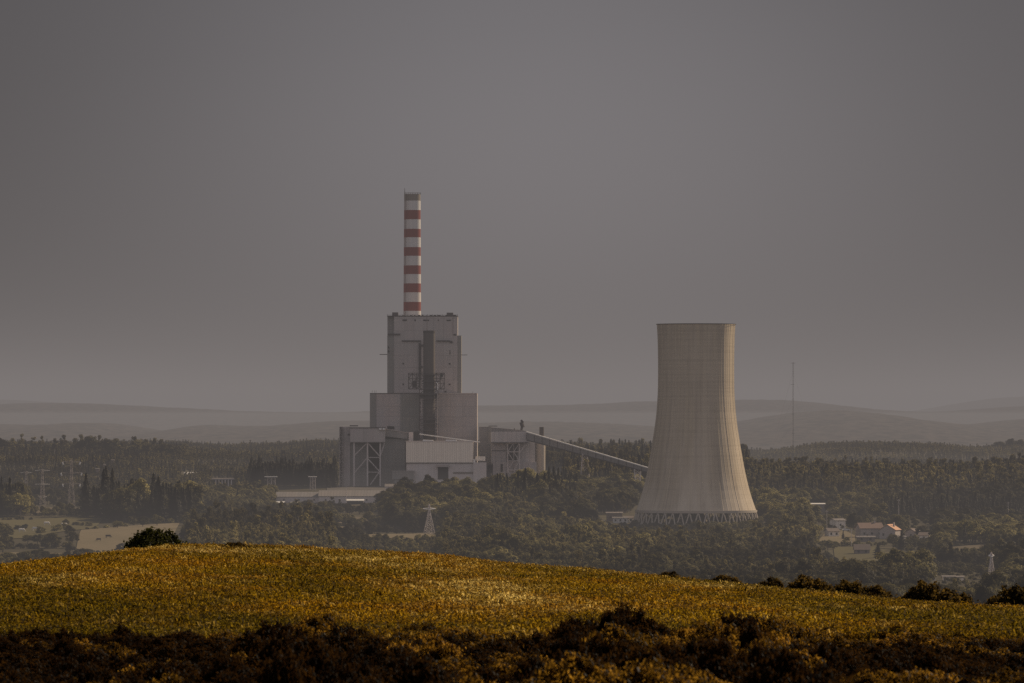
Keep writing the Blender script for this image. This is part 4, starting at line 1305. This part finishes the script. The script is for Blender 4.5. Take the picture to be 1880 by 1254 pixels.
gable('storage_shed', 648, 3600, 45, 26, 4.6, 3.6, 'long low shed with a pale metal roof directly left of the bunker building foot', M['grey_pale'], M['roof_metal'], cat='shed', wins=5)
gable('storage_shed', 549, 3610, 30, 22, 3.8, 3.0, 'shorter low shed with pale roof, left of the long one', M['grey_pale'], M['roof_metal'], cat='shed', wins=3)
gable('open_shed', 652, 3580, 11, 6, 2.6, .8, 'small open-fronted shed with bright roof in front of the long low shed', M['stone'], M['white'], cat='shed', wins=0, open_front=True)
gable('open_shed', 514, 3575, 5, 5, 1.8, .7, 'tiny bright-roofed shelter at the left end of the low sheds', M['stone'], M['white'], cat='shed', wins=0, open_front=True)
gable('open_shed', 540, 3575, 4, 4, 1.6, .6, 'tiny bright-roofed shelter in front of the shorter low shed', M['stone'], M['white'], cat='shed', wins=0, open_front=True)
gable('storage_shed', 725, 3700, 13, 10, 4.0, 1.6, 'small pale round-roofed building at the foot of the bunker building', M['grey_pale'], M['roof_metal'], cat='shed', wins=0, zoff=2.5)

for (px, lab) in ((498, 'flat-topped open steel gantry left of the plant, the left one of two'), (574, 'flat-topped open steel gantry left of the plant, the right one of two')):
    D = 3800.0; x = X(px, D); z = gz(x, D)
    o = empty('steel_gantry', (x, D, z)); tag(o, lab, 'gantry', 'steel gantries left of the plant')
    b = MB(); zt = Z(876, D) - z; w = 3.6 if px < 520 else 2.4
    for sx in (-1, 0, 1):
        for sy in (0, 3): b.bar((sx * w * .8, sy, -1), (sx * w * .7, sy, zt), .22)
    for q in range(3):
        z0, z1 = zt * q / 3, zt * (q + 1) / 3
        b.bar((-w * .8, 0, z0), (w * .8, 0, z1), .14); b.bar((w * .8, 0, z0), (-w * .8, 0, z1), .14); b.bar((-w * .8, 0, z1), (w * .8, 0, z1), .14)
    b.build('frame', M['steel']).parent = o
    b = MB(); b.box(-w * 1.3, w * 1.1, -.5, 3.5, zt, zt + .5); b.build('deck', M['white']).parent = o

o = empty('colonnaded_building', (X(410, 3950), 3950, gz(X(410, 3950), 3950))); tag(o, 'low grey hall with a row of pillars in the trees left of the low sheds', 'building')
b = MB(); b.box(-8, 8, 3, 12, -2, 6.6); b.build('wall', M['dark']).parent = o
b = MB(); b.box(-8.6, 8.6, -.5, 12.5, 6.6, 7.3); b.build('roof', M['steel']).parent = o
for k in range(8):
    b = MB(); b.box(-8 + k * 2.25, -7.3 + k * 2.25, 0, .7, -2, 6.6); b.build('pillar', M['steel_pale']).parent = o
gable('far_house', 349, 4290, 9, 7, 3.0, 1.6, 'small pale-roofed house alone on the hazy slope left of the conifer strip', M['render'], M['white'])
for (px, D, w, lab) in ((179, 4250, 2.6, 'lowest and leftmost of the three tiny bright roofs behind the dark grove'),
                        (191, 4500, 1.8, 'middle one of the three tiny bright roofs behind the dark grove'), (207, 4680, 2.2, 'highest of the three tiny bright roofs behind the dark grove')):
    gable('far_house', px, D, w, 2, 1.2, .2, lab, M['tile_old'], M['roof_metal'], wins=0, zoff=6.0)

# farmstead on the right
gable('farmhouse', 1601, 2850, 12.5, 9, 5.2, 2.6, 'wide farmhouse with a pale red tiled roof, left of the sunlit orange roof', M['render'], M['tile'], rz=.25, wins=3, chimney=True)
gable('farmhouse', 1629, 2840, 8.5, 10, 4.8, 2.6, 'gabled farmhouse with a bright orange sunlit roof slope', M['render'], M['tile_bright'], rz=-.35, wins=2, ridge_x=False, chimney=True)
gable('farmhouse', 1672, 2850, 6.6, 7, 3.2, 1.9, 'small gabled house right of the orange-roofed one', M['render'], M['tile_old'], rz=-.5, wins=1, ridge_x=False)
gable('farmhouse', 1583, 2640, 7.2, 6, 2.4, 2.3, 'low house with an old grey hipped roof at the edge of the green meadow', M['stone'], M['tile_old'], wins=2)
gable('farm_barn', 1543, 2990, 6.5, 6, 4.6, .9, 'small bright cream barn at the left of the farmstead', M['cream'], M['roof_metal'], rz=.5, cat='barn', wins=1, open_front=False)
gable('farm_shed', 1590, 2790, 9, 4, 2.3, .5, 'low lean-to with a thin pale roof in front of the red-roofed farmhouse', M['stone'], M['roof_metal'], cat='shed', wins=2)
gable('farm_barn', 1456, 3320, 6.0, 12, 3.2, 1.4, 'barn with a bright sloping roof edge right of the cooling tower foot', M['stone'], M['white'], rz=-.6, cat='barn', wins=0, ridge_x=False, zoff=2)
gable('farm_shed', 1497, 3430, 12, 5, 4, .5, 'long shed with a thin bright roof among trees right of the cooling tower', M['stone'], M['white'], cat='shed', wins=0, zoff=2)
gable('farmhouse', 1531, 2860, 6.0, 6, 3.0, 1.4, 'small pale house in the yard directly below the cream barn', M['cream'], M['tile_old'], rz=.3, wins=2)
gable('farmhouse', 1696, 2800, 5.5, 6, 2.8, 1.4, 'pale little house at the far right end of the farmstead', M['cream'], M['tile_old'], rz=-.3, wins=1)
gable('farm_shed', 1652, 2780, 6.0, 5, 2.6, .5, 'pale flat shed below the gap between orange-roofed and small gabled house', M['cream'], M['roof_metal'], cat='shed', wins=1)
for (px, w, lab) in ((1709, 5, 'small bright shed roof behind the big dark crest shrub'), (1742, 6, 'largest bright shed roof just past the field crest on the right'), (1762, 4, 'tiny bright shed roof at the right end of the row past the field crest')):
    gable('farm_shed', px, 2215, w * .8, 3, 1.4, .35, lab, M['cream'], M['roof_metal'], cat='shed', wins=0, zoff=.3)
gable('village_house', 1139, 3120, 8.5, 7, 2.9, .4, 'white house block left of the cooling tower foot', M['white'], M['roof_metal'], wins=3)
gable('village_house', 1154, 3125, 5.0, 6, 2.6, 1.0, 'small white annex touching the white house block by the tower foot', M['white'], M['tile_old'], wins=2)
gable('village_house', 1128, 3140, 9, 6, 4.6, .5, 'dark walled flat house behind the white house block by the tower', M['stone'], M['roof_metal'], wins=2)


def car(px, D, col, label, rz=0.2):
    x = X(px, D); o = empty('parked_car', (x, D, gz(x, D) + .35), rz); tag(o, label, 'car')
    b = MB()
    side = [(-2.1, .3), (-2.1, .8), (-1.3, .95), (-.8, 1.45), (.7, 1.45), (1.3, .95), (2.1, .8), (2.1, .3)]
    b.poly(side, -.85, .85); b.build('body', col).parent = o
    b = MB(); b.poly([(-1.15, .98), (-.72, 1.38), (.62, 1.38), (1.12, .98)], -.88, .88); b.build('window', M['glass_dark']).parent = o
    for sx in (-1.3, 1.3):
        for sy in (-.8, .8):
            b = MB(); b.bar((sx, sy - .1, .3), (sx, sy + .1, .3), .33, 12); b.build('wheel', M['dark']).parent = o
    return o


car(1553, 2950, M['white'], 'bright white car parked in front of the cream barn')
car(1103, 3130, M['white'], 'white car parked left of the white house block near the tower')
car(1119, 3095, M['white'], 'low pale car parked just below the white house block near the tower', .1)


# ----------------------------------------------------- pylons, poles and mast
def pylon(px, D, H, label, arms, top_r=.5, base_r=2.4, mat='steel_pale', r=.16, ins=False, zoff=0, group=None):
    x = X(px, D); z = gz(x, D) + zoff
    o = empty('electricity_pylon', (x, D, z), .35); tag(o, label, 'pylon', group)
    b = MB(); n = 7

    def c(t, k):
        w = base_r + (top_r - base_r) * min(1, t * 1.25)
        sx, sy = ((-1, -1), (1, -1), (1, 1), (-1, 1))[k % 4]
        return Vector((sx * w, sy * w, t * H))
    for k in range(4):
        for q in range(n):
            b.bar(c(q / n, k) - Vector((0, 0, .8 if q == 0 else 0)), c((q + 1) / n, k), r)
            b.bar(c(q / n, k), c((q + 1) / n, k + 1), r * .6); b.bar(c(q / n, k + 1), c((q + 1) / n, k), r * .6)
            b.bar(c((q + 1) / n, k), c((q + 1) / n, k + 1), r * .6)
    b.bar((0, 0, H * .95), (0, 0, H * 1.03), r)
    b.build('frame', M[mat]).parent = o
    k_ = .9 if ins or mat == 'steel' else 2.2
    for (t, half) in arms:
        b = MB()
        for s in (-1, 1):
            b.bar((0, 0, t * H + .5), (s * half, 0, t * H), r * k_); b.bar((0, -.4, t * H - .4), (s * half, 0, t * H), r * k_); b.bar((0, .4, t * H - .4), (s * half, 0, t * H), r * k_)
        a = b.build('crossarm', M['white' if not ins else mat]); a.parent = o
        if ins:
            for s in (-1, 1):
                b = MB(); b.bar((s * half, 0, t * H - .1), (s * (half - .5), 0, t * H - 1.7), .42, 8); i_ = b.build('insulator', M['white']); i_.parent = a
    return o


pyA = pylon(131, gD(946), 31, 'tall lattice pylon with six bright insulators in front of the left hillside', [(.96, 5.6), (.745, 6.6), (.53, 5.6)], mat='steel', ins=True, base_r=2.0, r=.075)
pyB = pylon(78, gD(932), 25, 'fainter lattice pylon left of the one with bright insulators', [(.97, 5), (.62, 5), (.30, 3)], mat='steel', base_r=1.8, r=.065)
pylon(48, gD(925), 22, 'faint slim pylon nearest the left frame edge', [(.97, 4)], mat='steel', base_r=1.4, r=.06)
pylon(788, gD(979), 16.2, 'small lattice pylon with a bright crossarm in front of the dark mound', [(.86, 3.6)], base_r=2.5, top_r=.35, r=.11)
pylon(1820, 2230, 11.5, 'small lattice pylon past the field crest on the right', [(.90, 1.2)], base_r=1.3, top_r=.3, r=.13)


def pole(px, D, H, label):
    x = X(px, D); o = empty('utility_pole', (x, D, gz(x, D))); tag(o, label, 'pole', 'utility poles in the valley')
    b = MB(); b.bar((0, 0, -1), (0, 0, H), .16, 6, .11); b.build('post', M['steel_pale']).parent = o
    b = MB(); b.bar((-1, 0, H - .6), (1, 0, H - .6), .1); b.build('crossarm', M['steel_pale']).parent = o


pole(1563, 2720, 9, 'thin utility pole between the cream barn and the farmhouses')
pole(1851, 3150, 13, 'pale utility pole against the black tree belt on the right')
pole(636, 3560, 13, 'dark utility pole in front of the long low shed')
pole(1650, 3150, 12, 'pale utility pole above the farmhouses at the belt edge')
pole(1518, 3000, 10, 'pale utility pole at the right end of the long shed')

o = empty('radio_mast', (X(1456, 7000), 7000, gz(X(1456, 7000), 7000))); tag(o, 'very tall thin guyed radio mast on the far right hill', 'mast')
Hm = Z(665, 7000) - o.location.z
b = MB()
for k in range(3):
    t = 2.094 * k
    b.bar((.62 * math.cos(t), .62 * math.sin(t), 0), (.62 * math.cos(t), .62 * math.sin(t), Hm), .12)
for q in range(60):
    z0, z1 = Hm * q / 60, Hm * (q + 1) / 60
    b.bar((-.6, 0, z0), (.6, 0, z1), .07)
b.build('shaft', M['steel_dark']).parent = o
b = MB()
for t in (.99, .75, .42, .2): b.bar((-3 if t > .7 else -1.5, 0, Hm * t), (3 if t > .9 else 1.5, 0, Hm * t), .2)
b.build('antenna', M['steel_dark']).parent = o
for k in range(3):
    t = 2.094 * k + .4; b = MB()
    for hh in (.9, .6, .3): b.bar((0, 0, Hm * hh), (34 * math.cos(t), 34 * math.sin(t), -1), .05)
    b.build('guy_wire', M['steel']).parent = o

# power lines leaving the two left pylons
for k, (sx, zt) in enumerate(((-1, .96), (1, .96), (-1, .745), (1, .745))):
    A = Vector((pyA.location.x + sx * 5.4, pyA.location.y, pyA.location.z + 31 * zt - 1.7))
    B3 = Vector((pyB.location.x + sx * 4.6, pyB.location.y, pyB.location.z + 25 * (.97 if k < 2 else .62)))
    b = MB(); n = 14
    for q in range(n):
        u, v = q / n, (q + 1) / n
        P = A.lerp(B3, u); Q = A.lerp(B3, v)
        P.z -= 20 * u * (1 - u); Q.z -= 20 * v * (1 - v)
        b.bar(P, Q, .05, 4)
    w_ = b.build('power_line', M['steel'])
    tag(w_, 'thin sagging power line between the two left pylons', 'power line', 'power lines between the left pylons')


# ------------------------------------------------------------------ cattle
def cattle(px, D, mat, label, rz, group=None, s=1.0):
    x = X(px, D); z = gz(x, D) + .35
    o = empty('grazing_cow', (x, D, z), rz); o.scale = (s, s, s); tag(o, label, 'cow', group)
    vs = [(-1.0, 0, 1.15), (-.4, 0, 1.08), (.3, 0, 1.08), (.85, 0, 1.15), (1.15, 0, .95), (1.4, 0, .55), (1.55, 0, .25)]
    rr = [.30, .40, .40, .32, .22, .15, .11]
    es = [(i, i + 1) for i in range(6)]
    for (bx, by, knee) in ((-1.0, .22, -.1), (-1.0, -.22, -.1), (.8, .2, .05), (.8, -.2, .05)):
        j = 0 if bx < 0 else 3
        n0 = len(vs)
        vs += [(bx, by, .85), (bx + knee, by, .45), (bx, by, .05)]; rr += [.16, .09, .07]
        es += [(j, n0), (n0, n0 + 1), (n0 + 1, n0 + 2)]
    n0 = len(vs); vs += [(-1.28, 0, 1.1), (-1.36, 0, .6)]; rr += [.05, .03]; es += [(0, n0), (n0, n0 + 1)]
    n0 = len(vs); vs += [(1.36, .2, .66), (1.36, -.2, .66)]; rr += [.05, .05]; es += [(5, n0), (5, n0 + 1)]
    me = bpy.data.meshes.new('body'); me.from_pydata(vs, es, []); me.materials.append(mat)
    b = link('body', me, o)
    sk = b.modifiers.new('skin', 'SKIN')
    for i, v in enumerate(me.skin_vertices[0].data if me.skin_vertices else []):
        v.radius = (rr[i], rr[i])
    b.modifiers.new('sub', 'SUBSURF').levels = 1
    return o


def cattle_mesh_fallback(): pass


def body_cow(px, g, mat, label, rz, group=None, s=1.0):
    """cow as one lofted body"""
    D = gD(g); x = X(px, D); z = gz(x, D) + .35
    o = empty('grazing_cow', (x, D, z), rz); o.scale = (s, s, s); tag(o, label, 'cow', group)
    b = MB()
    rings = [(-1.25, 1.2, .16, .2), (-1.1, 1.15, .3, .36), (-.5, 1.08, .34, .42), (.2, 1.05, .35, .43), (.8, 1.15, .3, .4), (1.1, 1.05, .2, .28), (1.3, .75, .14, .2), (1.5, .45, .12, .16), (1.68, .22, .08, .09)]
    n = 10
    for (xx, zz, ry, rz_) in rings:
        for k in range(n):
            t = 6.283 * k / n; b.v.append((xx, ry * math.cos(t), zz + rz_ * math.sin(t)))
    for j in range(len(rings) - 1):
        for k in range(n):
            b.f.append((j * n + k, j * n + (k + 1) % n, (j + 1) * n + (k + 1) % n, (j + 1) * n + k)); b.mi.append(0)
    b.f.append(tuple(range(n))); b.mi.append(0); b.f.append(tuple(range(8 * n, 9 * n))); b.mi.append(0)
    for (bx, by, kx) in ((-1.0, .2, .1), (-.95, -.2, -.05), (.75, .18, -.05), (.85, -.18, .06)):
        b.bar((bx, by, 1.0), (bx - kx, by, .5), .17, 6, .09); b.bar((bx - kx, by, .52), (bx, by, 0), .09, 6, .07)
    b.bar((-1.25, 0, 1.2), (-1.4, 0, .6), .05, 5, .03)
    for s_ in (-1, 1): b.bar((1.4, .1 * s_, .66), (1.36, .32 * s_, .72), .06, 4, .03)
    b.build('body', mat).parent = o
    return o


body_cow(181, 996, M['hide_dark'], 'smaller dark cow grazing on the dry pasture, the left one of two', 2.9)
body_cow(199, 993, M['hide_dark'], 'bigger dark cow grazing on the dry pasture, the right one of two', .3, s=1.15)
for (px, g, rz, lab) in ((40, 977, .3, 'bright white cow lying out on the left end of the green meadow'), (86, 964, .4, 'white cow at the upper edge of the green meadow, centre'),
                         (64, 974, 2.8, 'white cow in the meadow between the two brightest ones'), (118, 966, .2, 'white cow at the right end of the green meadow')):
    body_cow(px, g, M['hide_white'], lab, rz, s=1.35)
D = gD(1003); o = empty('straw_bale', (X(131, D), D - 14, gz(X(131, D), D - 14) + .3)); tag(o, 'round pale straw bale under the tree at the corner of the dry pasture', 'bale')
b = MB(); b.bar((-.8, 0, .85), (.8, 0, .85), .95, 20); b.build('bale', M['straw']).parent = o


# ---------------------------------------------------------------- haze
def haze_box(name, x0, x1, y0, y1, z0, z1, sigma, L, ):
    b = MB(); b.box(x0, x1, y0, y1, z0, z1)
    m, nt, N, Lk = new_mat(name + '_air')
    a = N.new('ShaderNodeVolumeAbsorption'); a.inputs['Color'].default_value = (0, 0, 0, 1); a.inputs['Density'].default_value = sigma
    e = N.new('ShaderNodeEmission'); e.inputs['Color'].default_value = rgb(tuple(L)); e.inputs['Strength'].default_value = sigma  # emission stands in for sunlight scattered by the haze
    ad = N.new('ShaderNodeAddShader'); Lk.new(a.outputs[0], ad.inputs[0]); Lk.new(e.outputs[0], ad.inputs[1])
    o_ = N.new('ShaderNodeOutputMaterial'); Lk.new(ad.outputs[0], o_.inputs['Volume'])
    m.cycles.homogeneous_volume = True
    o = b.build(name, m); o['kind'] = 'structure'
    return o


haze_box('haze', -26000, 26000, 600, 60000, -400, 300, 7.2e-5, (.204, .184, .179))
haze_box('mist', -25000, 25000, 7800, 59000, -399, 10, 5.5e-5, (.226, .200, .182))

haze_box('valley_mist', -24000, 24000, 1350, 7700, -398, -37, 1.1e-4, (.200, .180, .168))

# --------------------------------------------------------- world, sun, camera
SUN_EL = math.radians(36); SUN_AZ = math.radians(53)   # towards +X +Y: behind the plant, to the right
w = bpy.data.worlds.new('World'); SC.world = w; w.use_nodes = True
nt = w.node_tree; nt.nodes.clear(); N = nt.nodes; L = nt.links
sky = N.new('ShaderNodeTexSky'); sky.sky_type = 'NISHITA'; sky.sun_disc = False
sky.sun_elevation = SUN_EL; sky.sun_rotation = SUN_AZ
sky.air_density = 1.0; sky.dust_density = 4.0; sky.ozone_density = 1.0; sky.altitude = 300
hs_ = N.new('ShaderNodeHueSaturation'); hs_.inputs['Saturation'].default_value = .12; hs_.inputs['Value'].default_value = .50
L.new(sky.outputs[0], hs_.inputs['Color'])
# sky dims outward from the view axis, vignette-like, with fill added behind
tc = N.new('ShaderNodeTexCoord').outputs['Generated']


def wm(op, a, b_=None, clamp=False):
    n = N.new('ShaderNodeMath'); n.operation = op; n.use_clamp = clamp
    for k, v in enumerate((a, b_)):
        if v is None: continue
        if isinstance(v, (int, float)): n.inputs[k].default_value = v
        else: L.new(v, n.inputs[k])
    return n.outputs[0]


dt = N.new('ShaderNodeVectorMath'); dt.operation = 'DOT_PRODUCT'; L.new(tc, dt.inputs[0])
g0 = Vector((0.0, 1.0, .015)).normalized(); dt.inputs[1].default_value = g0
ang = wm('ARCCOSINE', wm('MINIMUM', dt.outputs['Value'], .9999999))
fall = N.new('ShaderNodeMapRange'); fall.interpolation_type = 'SMOOTHSTEP'; L.new(ang, fall.inputs[0])  # vignette put into the sky brightness
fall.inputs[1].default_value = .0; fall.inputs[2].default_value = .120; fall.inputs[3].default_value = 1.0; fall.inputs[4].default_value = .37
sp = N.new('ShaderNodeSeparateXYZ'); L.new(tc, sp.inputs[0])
back = N.new('ShaderNodeMapRange'); L.new(sp.outputs[1], back.inputs[0]); back.interpolation_type = 'SMOOTHSTEP'  # added sky fill behind the viewer, lifts the shaded wall fronts
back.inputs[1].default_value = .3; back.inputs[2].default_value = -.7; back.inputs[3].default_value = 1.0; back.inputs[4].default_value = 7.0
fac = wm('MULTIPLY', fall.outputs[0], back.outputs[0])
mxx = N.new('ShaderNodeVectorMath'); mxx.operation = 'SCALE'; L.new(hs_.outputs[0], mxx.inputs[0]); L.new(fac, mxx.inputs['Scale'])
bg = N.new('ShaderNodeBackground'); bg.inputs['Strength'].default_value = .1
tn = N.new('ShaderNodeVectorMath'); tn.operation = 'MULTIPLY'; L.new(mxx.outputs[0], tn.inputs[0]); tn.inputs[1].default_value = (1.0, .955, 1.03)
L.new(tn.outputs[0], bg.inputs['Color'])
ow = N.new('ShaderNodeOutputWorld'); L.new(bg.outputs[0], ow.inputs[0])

sd = bpy.data.lights.new('sun', 'SUN'); sd.energy = 5.0; sd.angle = math.radians(.6); sd.color = (1, .80, .56)
so = bpy.data.objects.new('sun', sd); COL.objects.link(so)
dirn = Vector((math.sin(SUN_AZ) * math.cos(SUN_EL), math.cos(SUN_AZ) * math.cos(SUN_EL), math.sin(SUN_EL)))
so.rotation_euler = dirn.to_track_quat('Z', 'Y').to_euler(); so.location = dirn * 500

cam = bpy.data.cameras.new('camera'); co = bpy.data.objects.new('camera', cam); COL.objects.link(co)
cam.sensor_width = 36; cam.lens = 36 * F / 1880; cam.shift_y = (HY - 627) / 1880.0
co.location = (0, 0, 0); co.rotation_euler = (math.pi / 2, 0, 0)
cam.clip_start = 1; cam.clip_end = 90000
cam.dof.use_dof = True; cam.dof.focus_distance = 3600; cam.dof.aperture_fstop = 3.6
SC.camera = co
SC.view_settings.view_transform = 'Standard'; SC.view_settings.look = 'None'; SC.view_settings.exposure = 0
SC.render.engine = 'CYCLES'
SC.cycles.max_bounces = 5; SC.cycles.diffuse_bounces = 2; SC.cycles.glossy_bounces = 1; SC.cycles.transmission_bounces = 3
SC.cycles.use_denoising = False
print('TREES', len(tx), 'CROPS', len(cx))
